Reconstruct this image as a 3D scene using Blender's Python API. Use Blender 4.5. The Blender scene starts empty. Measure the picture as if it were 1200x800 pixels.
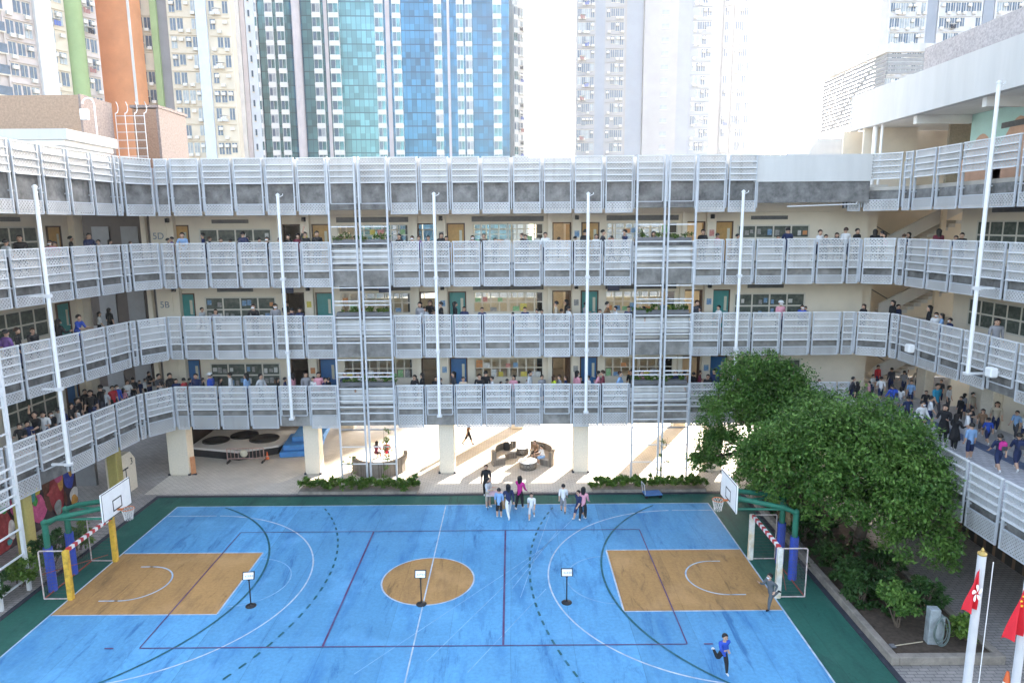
import bpy, math, random
import numpy as np
from mathutils import Vector, Matrix
random.seed(7)
RNG = np.random.default_rng(7)
SC = bpy.context.scene
COL = SC.collection
PI = math.pi
# ------------------------------------------------------------------ survey: sight lines -> points of the place
EYE = Vector((0, 0, 13.6)); FPX = 800.0
TILT = math.atan(138 / 800); ROLL = math.radians(0.42)
_f = Vector((0, math.cos(TILT), -math.sin(TILT))); _u = Vector((0, math.sin(TILT), math.cos(TILT))); _r = Vector((1, 0, 0))
CR = math.cos(ROLL) * _r - math.sin(ROLL) * _u
CU = math.sin(ROLL) * _r + math.cos(ROLL) * _u
CF = _f
def ray(u, v): return CR * ((u - 600) / FPX) - CU * ((v - 400) / FPX) + CF
def atz(u, v, z):
    d = ray(u, v); return EYE + d * ((z - EYE.z) / d.z)
def aty(u, v, y):
    d = ray(u, v); return EYE + d * (y / d.y)
def atx(u, v, x):
    d = ray(u, v); return EYE + d * (x / d.x)
def atp(u, v, A, B):
    d = ray(u, v); n = Vector((B[1] - A[1], A[0] - B[0], 0))
    return EYE + d * ((Vector((A[0], A[1], 0)) - EYE).dot(n) / d.dot(n))
# ------------------------------------------------------------------ materials
def nt(m):
    m.use_nodes = True
    return m.node_tree.nodes, m.node_tree.links
MATS = {}
def mat(name, col, rough=.7, var=.12, scale=3.0, metal=0.0, spec=.4, bump=0.0, stain=None, coord='Object', streak=False):
    """principled paint with uneven tone: col * (1 +- var) from two noises; stain = (colour, amount, scale)"""
    if name in MATS: return MATS[name]
    m = bpy.data.materials.new(name); N, L = nt(m)
    p = N['Principled BSDF']
    p.inputs['Roughness'].default_value = rough; p.inputs['Metallic'].default_value = metal
    p.inputs['Specular IOR Level'].default_value = spec
    c = (*col, 1)
    tc = N.new('ShaderNodeTexCoord'); src = tc.outputs[coord]
    if streak:
        mp = N.new('ShaderNodeMapping'); mp.inputs['Scale'].default_value = (1, 1, .12); L.new(src, mp.inputs[0]); src = mp.outputs[0]
    n1 = N.new('ShaderNodeTexNoise'); n1.inputs['Scale'].default_value = scale; n1.inputs['Detail'].default_value = 5; n1.inputs['Roughness'].default_value = .65
    L.new(src, n1.inputs['Vector'])
    mr = N.new('ShaderNodeMapRange'); mr.inputs[1].default_value = .3; mr.inputs[2].default_value = .7
    mr.inputs[3].default_value = 1 - var; mr.inputs[4].default_value = 1 + var
    L.new(n1.outputs[0], mr.inputs[0])
    mx = N.new('ShaderNodeVectorMath'); mx.operation = 'SCALE'; mx.inputs[0].default_value = col
    L.new(mr.outputs[0], mx.inputs['Scale'])
    out = mx.outputs[0]
    if stain:
        n2 = N.new('ShaderNodeTexNoise'); n2.inputs['Scale'].default_value = stain[2]; n2.inputs['Detail'].default_value = 6; n2.inputs['Roughness'].default_value = .7
        L.new(src, n2.inputs['Vector'])
        r2 = N.new('ShaderNodeMapRange'); r2.inputs[1].default_value = .48; r2.inputs[2].default_value = .72; r2.inputs[4].default_value = stain[1]
        L.new(n2.outputs[0], r2.inputs[0])
        mm = N.new('ShaderNodeMix'); mm.data_type = 'RGBA'; L.new(r2.outputs[0], mm.inputs[0]); L.new(out, mm.inputs[6]); mm.inputs[7].default_value = (*stain[0], 1)
        out = mm.outputs[2]
    L.new(out, p.inputs['Base Color'])
    if bump:
        b = N.new('ShaderNodeBump'); b.inputs['Strength'].default_value = bump; b.inputs['Distance'].default_value = .02
        L.new(n1.outputs[0], b.inputs['Height']); L.new(b.outputs[0], p.inputs['Normal'])
    m.diffuse_color = c
    MATS[name] = m; return m
def mth(N, L, op, a, b=None):
    n = N.new('ShaderNodeMath'); n.operation = op
    for i, x in enumerate((a, b)):
        if x is None: continue
        if isinstance(x, (int, float)): n.inputs[i].default_value = x
        else: L.new(x, n.inputs[i])
    return n.outputs[0]
def perforated(name, col, period=.13, hole=.034):
    """sheet metal with real round holes (staggered), holes in the sheet's own x / z"""
    m = bpy.data.materials.new(name); N, L = nt(m); p = N['Principled BSDF']; o = N['Material Output']
    p.inputs['Roughness'].default_value = .55; p.inputs['Metallic'].default_value = .0; p.inputs['Specular IOR Level'].default_value = .4
    tc = N.new('ShaderNodeTexCoord'); s = N.new('ShaderNodeSeparateXYZ'); L.new(tc.outputs['Object'], s.inputs[0])
    a = mth(N, L, 'ADD', s.outputs[0], s.outputs[2]); b = mth(N, L, 'SUBTRACT', s.outputs[0], s.outputs[2])
    def cell(x):
        q = mth(N, L, 'DIVIDE', x, period); q = mth(N, L, 'FRACT', mth(N, L, 'ADD', q, 200.0)); return mth(N, L, 'SUBTRACT', q, .5)
    ca, cb = cell(a), cell(b)
    d = mth(N, L, 'SQRT', mth(N, L, 'ADD', mth(N, L, 'MULTIPLY', ca, ca), mth(N, L, 'MULTIPLY', cb, cb)))
    h = mth(N, L, 'LESS_THAN', d, hole / period * 1.0)
    n1 = N.new('ShaderNodeTexNoise'); n1.inputs['Scale'].default_value = 1.1; n1.inputs['Detail'].default_value = 4
    gm = N.new('ShaderNodeNewGeometry'); L.new(gm.outputs['Position'], n1.inputs['Vector'])
    mr = N.new('ShaderNodeMapRange'); mr.inputs[1].default_value = .3; mr.inputs[2].default_value = .7; mr.inputs[3].default_value = .84; mr.inputs[4].default_value = 1.1
    L.new(n1.outputs[0], mr.inputs[0])
    oi = N.new('ShaderNodeObjectInfo')
    tone = mth(N, L, 'MULTIPLY', mr.outputs[0], mth(N, L, 'ADD', mth(N, L, 'MULTIPLY', oi.outputs['Random'], .22), .88))
    mx = N.new('ShaderNodeVectorMath'); mx.operation = 'SCALE'; mx.inputs[0].default_value = col; L.new(tone, mx.inputs['Scale'])
    # rain streaks and rust bleeding down the sheet
    mp = N.new('ShaderNodeMapping'); mp.inputs['Scale'].default_value = (5, 5, .35); L.new(gm.outputs['Position'], mp.inputs[0])
    n2 = N.new('ShaderNodeTexNoise'); n2.inputs['Scale'].default_value = 1; n2.inputs['Detail'].default_value = 5; L.new(mp.outputs[0], n2.inputs['Vector'])
    r2 = N.new('ShaderNodeMapRange'); r2.inputs[1].default_value = .52; r2.inputs[2].default_value = .75; r2.inputs[4].default_value = .55; L.new(n2.outputs[0], r2.inputs[0])
    sm = N.new('ShaderNodeMix'); sm.data_type = 'RGBA'; L.new(r2.outputs[0], sm.inputs[0]); L.new(mx.outputs[0], sm.inputs[6]); sm.inputs[7].default_value = (col[0] * .62, col[1] * .56, col[2] * .50, 1)
    L.new(sm.outputs[2], p.inputs['Base Color'])
    t = N.new('ShaderNodeBsdfTransparent'); ms = N.new('ShaderNodeMixShader')
    L.new(h, ms.inputs[0]); L.new(p.outputs[0], ms.inputs[1]); L.new(t.outputs[0], ms.inputs[2]); L.new(ms.outputs[0], o.inputs[0])
    MATS[name] = m; return m
def glassy(name, tint=(1, 1, 1), gloss=.25):
    m = bpy.data.materials.new(name); N, L = nt(m); o = N['Material Output']; N.remove(N['Principled BSDF'])
    t = N.new('ShaderNodeBsdfTransparent'); t.inputs[0].default_value = (*tint, 1)
    g = N.new('ShaderNodeBsdfGlossy'); g.inputs['Roughness'].default_value = .03
    fr = N.new('ShaderNodeFresnel'); fr.inputs[0].default_value = 1.5
    ms = N.new('ShaderNodeMixShader'); L.new(mth(N, L, 'ADD', mth(N, L, 'MULTIPLY', fr.outputs[0], 1.0), gloss * .3), ms.inputs[0])
    L.new(t.outputs[0], ms.inputs[1]); L.new(g.outputs[0], ms.inputs[2]); L.new(ms.outputs[0], o.inputs[0])
    MATS[name] = m; return m
def tiles(name, c1, c2, mortar, w=.2, h=.2, msize=.012, rough=.6, coord='Object', rot=(0, 0, 0), noise=.15, nscale=.6, stagger=0.5):
    m = bpy.data.materials.new(name); N, L = nt(m); p = N['Principled BSDF']; p.inputs['Roughness'].default_value = rough
    tc = N.new('ShaderNodeTexCoord'); mp = N.new('ShaderNodeMapping'); mp.inputs['Rotation'].default_value = rot
    L.new(tc.outputs[coord], mp.inputs[0])
    b = N.new('ShaderNodeTexBrick'); b.offset = stagger; b.inputs['Scale'].default_value = 1; b.inputs['Brick Width'].default_value = w; b.inputs['Row Height'].default_value = h
    b.inputs['Mortar Size'].default_value = msize; b.inputs['Color1'].default_value = (*c1, 1); b.inputs['Color2'].default_value = (*c2, 1); b.inputs['Mortar'].default_value = (*mortar, 1)
    L.new(mp.outputs[0], b.inputs[0])
    n1 = N.new('ShaderNodeTexNoise'); n1.inputs['Scale'].default_value = nscale; n1.inputs['Detail'].default_value = 6; n1.inputs['Roughness'].default_value = .65; L.new(tc.outputs[coord], n1.inputs['Vector'])
    mr = N.new('ShaderNodeMapRange'); mr.inputs[1].default_value = .3; mr.inputs[2].default_value = .7; mr.inputs[3].default_value = 1 - noise; mr.inputs[4].default_value = 1 + noise
    L.new(n1.outputs[0], mr.inputs[0])
    mx = N.new('ShaderNodeVectorMath'); mx.operation = 'SCALE'; L.new(b.outputs[0], mx.inputs[0]); L.new(mr.outputs[0], mx.inputs['Scale'])
    L.new(mx.outputs[0], p.inputs['Base Color'])
    MATS[name] = m; return m
def leafmat(name, c1, c2, trans=.25):
    m = bpy.data.materials.new(name); N, L = nt(m); p = N['Principled BSDF']; o = N['Material Output']
    p.inputs['Roughness'].default_value = .55; p.inputs['Specular IOR Level'].default_value = .3
    g = N.new('ShaderNodeNewGeometry'); r = N.new('ShaderNodeMix'); r.data_type = 'RGBA'
    n1 = N.new('ShaderNodeTexNoise'); n1.inputs['Scale'].default_value = .8; L.new(g.outputs['Position'], n1.inputs['Vector'])
    f = mth(N, L, 'ADD', mth(N, L, 'MULTIPLY', mth(N, L, 'POWER', g.outputs['Random Per Island'], 1.6), 1.0), mth(N, L, 'SUBTRACT', mth(N, L, 'MULTIPLY', n1.outputs[0], 1.6), .75))
    f = mth(N, L, 'MINIMUM', mth(N, L, 'MAXIMUM', f, 0.0), 1.0)
    L.new(f, r.inputs[0]); r.inputs[6].default_value = (*c1, 1); r.inputs[7].default_value = (*c2, 1)
    L.new(r.outputs[2], p.inputs['Base Color'])
    t = N.new('ShaderNodeBsdfTranslucent'); L.new(r.outputs[2], t.inputs[0])
    ms = N.new('ShaderNodeMixShader'); ms.inputs[0].default_value = trans
    L.new(p.outputs[0], ms.inputs[1]); L.new(t.outputs[0], ms.inputs[2]); L.new(ms.outputs[0], o.inputs[0])
    MATS[name] = m; return m
# ------------------------------------------------------------------ mesh building
class MB:
    def __init__(s): s.v = []; s.f = []; s.m = []; s.sm = []
    def add(s, vs, fs, m=0, smooth=False):
        o = len(s.v); s.v += [tuple(x) for x in vs]
        for f in fs: s.f.append(tuple(i + o for i in f)); s.m.append(m); s.sm.append(smooth)
        return s
    def box(s, x0, x1, y0, y1, z0, z1, m=0):
        return s.add([(x0, y0, z0), (x1, y0, z0), (x1, y1, z0), (x0, y1, z0), (x0, y0, z1), (x1, y0, z1), (x1, y1, z1), (x0, y1, z1)],
                     [(0, 3, 2, 1), (4, 5, 6, 7), (0, 1, 5, 4), (1, 2, 6, 5), (2, 3, 7, 6), (3, 0, 4, 7)], m)
    def bev(s, x0, x1, y0, y1, z0, z1, b=.02, m=0):
        """box with chamfered edges"""
        import itertools
        vs = []; idx = {}
        X, Y, Z = (x0, x1), (y0, y1), (z0, z1)
        for i, j, k in itertools.product((0, 1), repeat=3):
            for ax in range(3):
                p = [X[i], Y[j], Z[k]]; sg = [1 if i == 0 else -1, 1 if j == 0 else -1, 1 if k == 0 else -1]
                for a in range(3):
                    if a != ax: p[a] += sg[a] * b
                idx[i, j, k, ax] = len(vs); vs.append(tuple(p))
        fs = []
        for ax in range(3):
            o = [a for a in range(3) if a != ax]
            for e in (0, 1):
                q = []
                for c in ((0, 0), (1, 0), (1, 1), (0, 1)):
                    t = [0, 0, 0]; t[ax] = e; t[o[0]] = c[0]; t[o[1]] = c[1]; q.append(idx[(*t, ax)])
                fs.append(tuple(q))
        for ax in range(3):
            o = [a for a in range(3) if a != ax]
            for c in itertools.product((0, 1), repeat=2):
                q = []
                for e in (0, 1):
                    t = [0, 0, 0]; t[ax] = e; t[o[0]] = c[0]; t[o[1]] = c[1]
                    pr = [idx[(*t, o[0])], idx[(*t, o[1])]]
                    q += pr if e == 0 else pr[::-1]
                fs.append(tuple(q))
        for c in itertools.product((0, 1), repeat=3): fs.append(tuple(idx[(*c, a)] for a in range(3)))
        s.add(vs, fs, m); s.fix = True; return s
    def obox(s, p, q, w, h, m=0, up=(0, 0, 1)):
        """bar from p to q with section w (sideways) x h (along up)"""
        p, q = Vector(p), Vector(q); d = (q - p).normalized(); up = Vector(up)
        a = d.cross(up)
        if a.length < 1e-4: a = d.cross(Vector((0, 1, 0)))
        a.normalize(); b = a.cross(d)
        c = [(-w / 2, -h / 2), (w / 2, -h / 2), (w / 2, h / 2), (-w / 2, h / 2)]
        vs = [e + a * x + b * y for e in (p, q) for x, y in c]
        return s.add(vs, [(3, 2, 1, 0), (4, 5, 6, 7), (0, 1, 5, 4), (1, 2, 6, 5), (2, 3, 7, 6), (3, 0, 4, 7)], m)
    def cyl(s, p, q, r0, r1=None, n=12, m=0, caps=True):
        r1 = r0 if r1 is None else r1
        p, q = Vector(p), Vector(q); d = (q - p).normalized()
        a = d.cross(Vector((0, 0, 1)))
        if a.length < 1e-4: a = Vector((1, 0, 0))
        a.normalize(); b = d.cross(a)
        vs = [c + (a * math.cos(t) + b * math.sin(t)) * r for c, r in ((p, r0), (q, r1)) for t in [2 * PI * i / n for i in range(n)]]
        s.add(vs, [(i, (i + 1) % n, n + (i + 1) % n, n + i) for i in range(n)], m, True)
        if caps:
            s.add(vs[:n], [tuple(range(n))[::-1]], m); s.add(vs[n:], [tuple(range(n))], m)
        return s
    def tube(s, pts, r, n=8, m=0):
        for a, b in zip(pts[:-1], pts[1:]):
            s.cyl(a, b, r, r, n, m)
        return s
    def lathe(s, prof, n=16, m=0, c=(0, 0, 0), smooth=True):
        vs = [(c[0] + r * math.cos(2 * PI * i / n), c[1] + r * math.sin(2 * PI * i / n), c[2] + z) for r, z in prof for i in range(n)]
        fs = [(k * n + i, k * n + (i + 1) % n, (k + 1) * n + (i + 1) % n, (k + 1) * n + i) for k in range(len(prof) - 1) for i in range(n)]
        return s.add(vs, fs, m, smooth)
    def prism(s, pts, z0, z1, m=0):
        n = len(pts)
        vs = [(x, y, z) for z in (z0, z1) for x, y in pts]
        return s.add(vs, [tuple(range(n))[::-1], tuple(range(n, 2 * n))] + [(i, (i + 1) % n, n + (i + 1) % n, n + i) for i in range(n)], m)
    def mesh(s, name, mats):
        me = bpy.data.meshes.new(name); me.from_pydata(s.v, [], s.f)
        for x in (mats if isinstance(mats, (list, tuple)) else [mats]): me.materials.append(x)
        me.polygons.foreach_set('material_index', s.m); me.polygons.foreach_set('use_smooth', s.sm)
        if getattr(s, 'fix', False):
            import bmesh
            b = bmesh.new(); b.from_mesh(me); bmesh.ops.recalc_face_normals(b, faces=b.faces); b.to_mesh(me); b.free()
        me.update(); return me
    def build(s, name, mats, parent=None, loc=(0, 0, 0), rz=0.0):
        return link(name, s.mesh(name, mats), parent, loc, rz)
def link(name, me, parent=None, loc=(0, 0, 0), rz=0.0, rot=None, scale=None):
    o = bpy.data.objects.new(name, me); COL.objects.link(o)
    if parent: o.parent = parent
    o.location = loc; o.rotation_euler = rot if rot else (0, 0, rz)
    if scale: o.scale = scale if hasattr(scale, '__len__') else (scale,) * 3
    return o
def tag(o, label=None, cat=None, group=None, kind=None):
    if label: o['label'] = label
    if cat: o['category'] = cat
    if group: o['group'] = group
    if kind: o['kind'] = kind
    return o
def thing(name, label, cat, loc=(0, 0, 0), rz=0.0, group=None):
    o = bpy.data.objects.new(name, None); COL.objects.link(o); o.empty_display_size = .3
    o.location = loc; o.rotation_euler = (0, 0, rz); return tag(o, label, cat, group)
def kids(o): return [c for c in bpy.data.objects if c.parent == o]
def dup(o, loc=None, rz=None, label=None, parent=None):
    c = o.copy(); COL.objects.link(c)
    if parent: c.parent = parent
    if loc is not None: c.location = loc
    if rz is not None: c.rotation_euler = (0, 0, rz)
    if label: c['label'] = label
    for k in kids(o): dup(k, parent=c)
    return c
def struct(o): o['kind'] = 'structure'; return o
def textmesh(name, s, size, m, depth=.004):
    cu = bpy.data.curves.new(name, 'FONT'); cu.body = s; cu.size = size; cu.align_x = 'CENTER'; cu.align_y = 'CENTER'; cu.extrude = depth
    ob = bpy.data.objects.new(name, cu); COL.objects.link(ob)
    dg = bpy.context.evaluated_depsgraph_get(); me = bpy.data.meshes.new_from_object(ob.evaluated_get(dg))
    bpy.data.objects.remove(ob); bpy.data.curves.remove(cu)
    me.materials.clear(); me.materials.append(m); me.name = name; return me
# ------------------------------------------------------------------ the paints of the place
STEEL = mat('painted steel blue grey', (.47, .49, .52), .45, .10, 2.5)
WSTEEL = mat('white painted steel', (.66, .665, .67), .4, .08, 3)
PERF = perforated('perforated grey sheet', (.45, .445, .44), .155, .036)
PERF2 = perforated('perforated grey deck sheet', (.43, .43, .435), .13, .026)
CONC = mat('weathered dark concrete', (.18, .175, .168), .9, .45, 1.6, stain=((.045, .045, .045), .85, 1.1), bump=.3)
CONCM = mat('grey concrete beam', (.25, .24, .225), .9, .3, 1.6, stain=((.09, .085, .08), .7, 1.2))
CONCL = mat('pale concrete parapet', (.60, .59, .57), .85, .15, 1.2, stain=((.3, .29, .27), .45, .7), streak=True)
WHITEC = mat('white rendered concrete', (.56, .55, .53), .85, .08, .9, stain=((.5, .49, .46), .4, .8), streak=True)
CREAM = mat('cream wall paint', (.74, .66, .54), .8, .07, 1.2, stain=((.62, .54, .42), .3, .6))
CREAMT = mat('cream mosaic wall', (.66, .59, .48), .75, .12, 14)
SOFFIT = mat('grey white soffit', (.74, .72, .68), .9, .08, 1)
FLOORT = mat('corridor floor', (.42, .39, .35), .7, .15, 2)
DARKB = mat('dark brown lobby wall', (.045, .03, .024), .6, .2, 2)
GREYD = mat('grey lift door', (.14, .14, .15), .4, .1, 3)
OCHRE = mat('ochre wooden door', (.47, .27, .085), .5, .15, 5)
TEAL = mat('teal painted door', (.05, .24, .23), .5, .1, 3)
BLUED = mat('blue painted door', (.035, .13, .31), .5, .1, 3)
BROWN = mat('brown door frame', (.10, .055, .035), .6, .15, 4)
DARKR = mat('dark room board', (.035, .033, .032), .8, .2, 2)
FRAMEW = mat('cream window frame', (.62, .58, .50), .55, .05, 3)
GREYW = mat('grey louvre vent', (.12, .12, .12), .6, .2, 8)
PANE = glassy('clear window pane', (.86, .9, .88), .2)
BOARD = mat('dark green notice board', (.07, .085, .07), .6, .35, 5, stain=((.2, .2, .17), .7, 3.2))
BLACK = mat('black paint', (.014, .014, .016), .5, .2, 5)
WHITE = mat('white paint', (.78, .78, .77), .5, .05, 3)
RED = mat('red paint', (.48, .04, .045), .5, .12, 3)
GREEN = mat('green padding', (.02, .14, .09), .55, .15, 4)
BLUEP = mat('blue padding', (.035, .075, .40), .55, .12, 4)
YELL = mat('yellow padding', (.62, .38, .045), .55, .15, 6, stain=((.1, .07, .03), .7, 4))
SOIL = mat('planter soil', (.075, .055, .04), 1, .4, 5, bump=.8)
KERB = mat('planter kerb concrete', (.24, .21, .18), .9, .25, 3, stain=((.1, .09, .08), .7, 1.4))
DKERB = mat('dark drain strip', (.03, .033, .045), .8, .3, 3)
BARK = mat('tree bark', (.10, .075, .055), .95, .35, 8, bump=.6)
LEAF1 = leafmat('banyan leaves', (.042, .11, .018), (.15, .27, .055))
LEAF2 = leafmat('dark shrub leaves', (.020, .058, .014), (.055, .12, .028))
LEAF3 = leafmat('bright hedge leaves', (.06, .13, .02), (.15, .24, .04))
POST = [mat('poster ' + n, c, .7, .25, 6, stain=(s, .8, 9)) for n, c, s in (
    ('pink', (.55, .2, .18), (.7, .6, .5)), ('yellow', (.6, .45, .08), (.3, .5, .2)), ('green', (.2, .4, .18), (.6, .6, .5)),
    ('white', (.62, .6, .56), (.2, .25, .35)), ('blue', (.12, .25, .42), (.6, .6, .6)), ('orange', (.6, .25, .09), (.2, .2, .2)), ('grey', (.25, .24, .23), (.6, .58, .55)))]
# ------------------------------------------------------------------ ground and sports court
def courtmat(name, col, stain, strip=2.05, svar=.10, dirt=.5):
    m = bpy.data.materials.new(name); N, L = nt(m); p = N['Principled BSDF']; p.inputs['Roughness'].default_value = .7; p.inputs['Specular IOR Level'].default_value = .3
    tc = N.new('ShaderNodeTexCoord'); s = N.new('ShaderNodeSeparateXYZ'); L.new(tc.outputs['Object'], s.inputs[0])
    w = N.new('ShaderNodeTexNoise'); w.inputs['Scale'].default_value = .12; L.new(tc.outputs['Object'], w.inputs[0])
    x = mth(N, L, 'ADD', s.outputs[0], mth(N, L, 'MULTIPLY', w.outputs[0], .25))
    q = mth(N, L, 'DIVIDE', x, strip); fl = mth(N, L, 'FLOOR', q); fr = mth(N, L, 'FRACT', q)
    wn = N.new('ShaderNodeTexWhiteNoise'); wn.noise_dimensions = '1D'; L.new(mth(N, L, 'ADD', fl, 31.0), wn.inputs['W'])
    tone = mth(N, L, 'ADD', mth(N, L, 'MULTIPLY', wn.outputs[0], 2 * svar), 1 - svar)
    seam = mth(N, L, 'LESS_THAN', fr, .012)
    tone = mth(N, L, 'SUBTRACT', tone, mth(N, L, 'MULTIPLY', seam, .22))
    # broad worn patches, scuffs along the lay direction and fine speckle
    mp = N.new('ShaderNodeMapping'); mp.inputs['Scale'].default_value = (1.4, .32, 1); mp.inputs['Rotation'].default_value = (0, 0, .12); L.new(tc.outputs['Object'], mp.inputs[0])
    n1 = N.new('ShaderNodeTexNoise'); n1.inputs['Scale'].default_value = .9; n1.inputs['Detail'].default_value = 9; n1.inputs['Roughness'].default_value = .72; L.new(mp.outputs[0], n1.inputs[0])
    r1 = N.new('ShaderNodeMapRange'); r1.inputs[1].default_value = .50; r1.inputs[2].default_value = .70; r1.inputs[4].default_value = dirt; L.new(n1.outputs[0], r1.inputs[0])
    n2 = N.new('ShaderNodeTexNoise'); n2.inputs['Scale'].default_value = 9; n2.inputs['Detail'].default_value = 4; L.new(tc.outputs['Object'], n2.inputs[0])
    r2 = N.new('ShaderNodeMapRange'); r2.inputs[1].default_value = .3; r2.inputs[2].default_value = .7; r2.inputs[3].default_value = .9; r2.inputs[4].default_value = 1.1; L.new(n2.outputs[0], r2.inputs[0])
    tone = mth(N, L, 'MULTIPLY', tone, r2.outputs[0])
    n3 = N.new('ShaderNodeTexNoise'); n3.inputs['Scale'].default_value = .22; n3.inputs['Detail'].default_value = 3; L.new(tc.outputs['Object'], n3.inputs[0])
    r3 = N.new('ShaderNodeMapRange'); r3.inputs[1].default_value = .35; r3.inputs[2].default_value = .65; r3.inputs[3].default_value = .9; r3.inputs[4].default_value = 1.08; L.new(n3.outputs[0], r3.inputs[0])
    tone = mth(N, L, 'MULTIPLY', tone, r3.outputs[0])
    mx = N.new('ShaderNodeVectorMath'); mx.operation = 'SCALE'; mx.inputs[0].default_value = col; L.new(tone, mx.inputs['Scale'])
    mm = N.new('ShaderNodeMix'); mm.data_type = 'RGBA'; L.new(r1.outputs[0], mm.inputs[0]); L.new(mx.outputs[0], mm.inputs[6]); mm.inputs[7].default_value = (*stain, 1)
    mp4 = N.new('ShaderNodeMapping'); mp4.inputs['Scale'].default_value = (.9, .16, 1); mp4.inputs['Rotation'].default_value = (0, 0, -.35); L.new(tc.outputs['Object'], mp4.inputs[0])
    n4 = N.new('ShaderNodeTexNoise'); n4.inputs['Scale'].default_value = 1.7; n4.inputs['Detail'].default_value = 7; n4.inputs['Roughness'].default_value = .75; n4.inputs['Distortion'].default_value = .6; L.new(mp4.outputs[0], n4.inputs[0])
    r4 = N.new('ShaderNodeMapRange'); r4.inputs[1].default_value = .56; r4.inputs[2].default_value = .67; r4.inputs[4].default_value = min(1, dirt * 1.1); L.new(n4.outputs[0], r4.inputs[0])
    m4 = N.new('ShaderNodeMix'); m4.data_type = 'RGBA'; L.new(r4.outputs[0], m4.inputs[0]); L.new(mm.outputs[2], m4.inputs[6]); m4.inputs[7].default_value = (stain[0] * .8, stain[1] * .8, stain[2] * .8, 1)
    n5 = N.new('ShaderNodeTexNoise'); n5.inputs['Scale'].default_value = .55; n5.inputs['Detail'].default_value = 5; L.new(tc.outputs['Object'], n5.inputs[0])
    r5 = N.new('ShaderNodeMapRange'); r5.inputs[1].default_value = .56; r5.inputs[2].default_value = .68; r5.inputs[4].default_value = .28; L.new(n5.outputs[0], r5.inputs[0])
    m5 = N.new('ShaderNodeMix'); m5.data_type = 'RGBA'; L.new(r5.outputs[0], m5.inputs[0]); L.new(m4.outputs[2], m5.inputs[6]); m5.inputs[7].default_value = (*[min(1, c * 1.35 + .05) for c in col], 1)
    L.new(m5.outputs[2], p.inputs['Base Color'])
    return m
PAVE = tiles('courtyard paving', (.33, .30, .28), (.27, .25, .235), (.14, .13, .125), .30, .15, .012, .75, noise=.22, nscale=.35)
PAVEW = tiles('covered play area paving', (.58, .53, .46), (.51, .465, .40), (.33, .29, .25), .30, .15, .014, .75, noise=.14, nscale=.4)
CBLUE = courtmat('blue court acrylic', (.10, .305, .53), (.035, .16, .385), svar=.15, dirt=.75)
COCHRE = courtmat('ochre court acrylic', (.40, .225, .085), (.19, .11, .05), svar=.09, dirt=.75)
CGREEN = courtmat('green court acrylic', (.022, .105, .08), (.012, .05, .045), svar=.06, dirt=.7)
LWHITE = mat('white court line', (.44, .51, .59), .6, .3, 2.5, stain=((.14, .33, .56), .75, 1.3))
LGREEN = mat('dark green court line', (.012, .10, .12), .6, .3, 3, stain=((.06, .22, .42), .6, 1.3))
LMAROON = mat('maroon court line', (.10, .045, .13), .6, .3, 3, stain=((.07, .16, .36), .55, 1.2))
LFAINT = mat('faded white court line', (.20, .38, .58), .6, .3, 2, stain=((.09, .28, .53), .85, 1.1))

g = MB(); g.add([(-500, -300, 0), (500, -300, 0), (500, 700, 0), (-500, 700, 0)], [(0, 1, 2, 3)])
struct(g.build('ground', PAVE))
def sheet(name, x0, x1, y0, y1, z, m, parent=None):
    b = MB(); b.add([(x0, y0, z), (x1, y0, z), (x1, y1, z), (x0, y1, z)], [(0, 1, 2, 3)])
    return b.build(name, m, parent)
struct(sheet('covered_play_area', -19.0, 26, 33.3, 75, .004, PAVEW))
ap = struct(sheet('court_apron', -18.0, 11.5, 8, 32.85, .008, CGREEN))
court = struct(sheet('sports_court', -16.5, 9.58, 10, 31.72, .012, CBLUE))
def part(n, m, b): return b.build(n, m, court)
def quad(b, x0, x1, y0, y1, z): return b.add([(x0, y0, z), (x1, y0, z), (x1, y1, z), (x0, y1, z)], [(0, 1, 2, 3)])
for x0, x1 in ((-16.47, -10.55), (3.9, 9.55)):
    part('key_area', COCHRE, quad(MB(), x0, x1, 22.25, 26.87, .016))
CC = (-3.32, 24.52)
b = MB(); b.add([(CC[0] + 1.76 * math.cos(t), CC[1] + 1.80 * math.sin(t), .016) for t in np.linspace(0, 2 * PI, 65)[:-1]], [tuple(range(64))]); part('centre_circle', COCHRE, b)
def arc(b, c, r, a0, a1, w=.05, z=.02, n=64, dash=None, ok=None):
    ts = np.linspace(math.radians(a0), math.radians(a1), n + 1)
    for i in range(n):
        if dash and i % 2: continue
        t0, t1 = ts[i], ts[i + 1]
        p = [(c[0] + q * math.cos(t), c[1] + q * math.sin(t), z) for q, t in ((r - w / 2, t0), (r + w / 2, t0), (r + w / 2, t1), (r - w / 2, t1))]
        if all(-16.46 < x < 9.54 and 10 < y < 31.7 for x, y, _ in p): b.add(p, [(0, 1, 2, 3)])
    return b
def line(b, p, q, w=.05, z=.02):
    p, q = Vector(p), Vector(q); d = (q - p).normalized(); s = Vector((-d.y, d.x)) * w / 2
    return b.add([(*(p - s), z), (*(q - s), z), (*(q + s), z), (*(p + s), z)], [(0, 1, 2, 3)])
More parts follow.
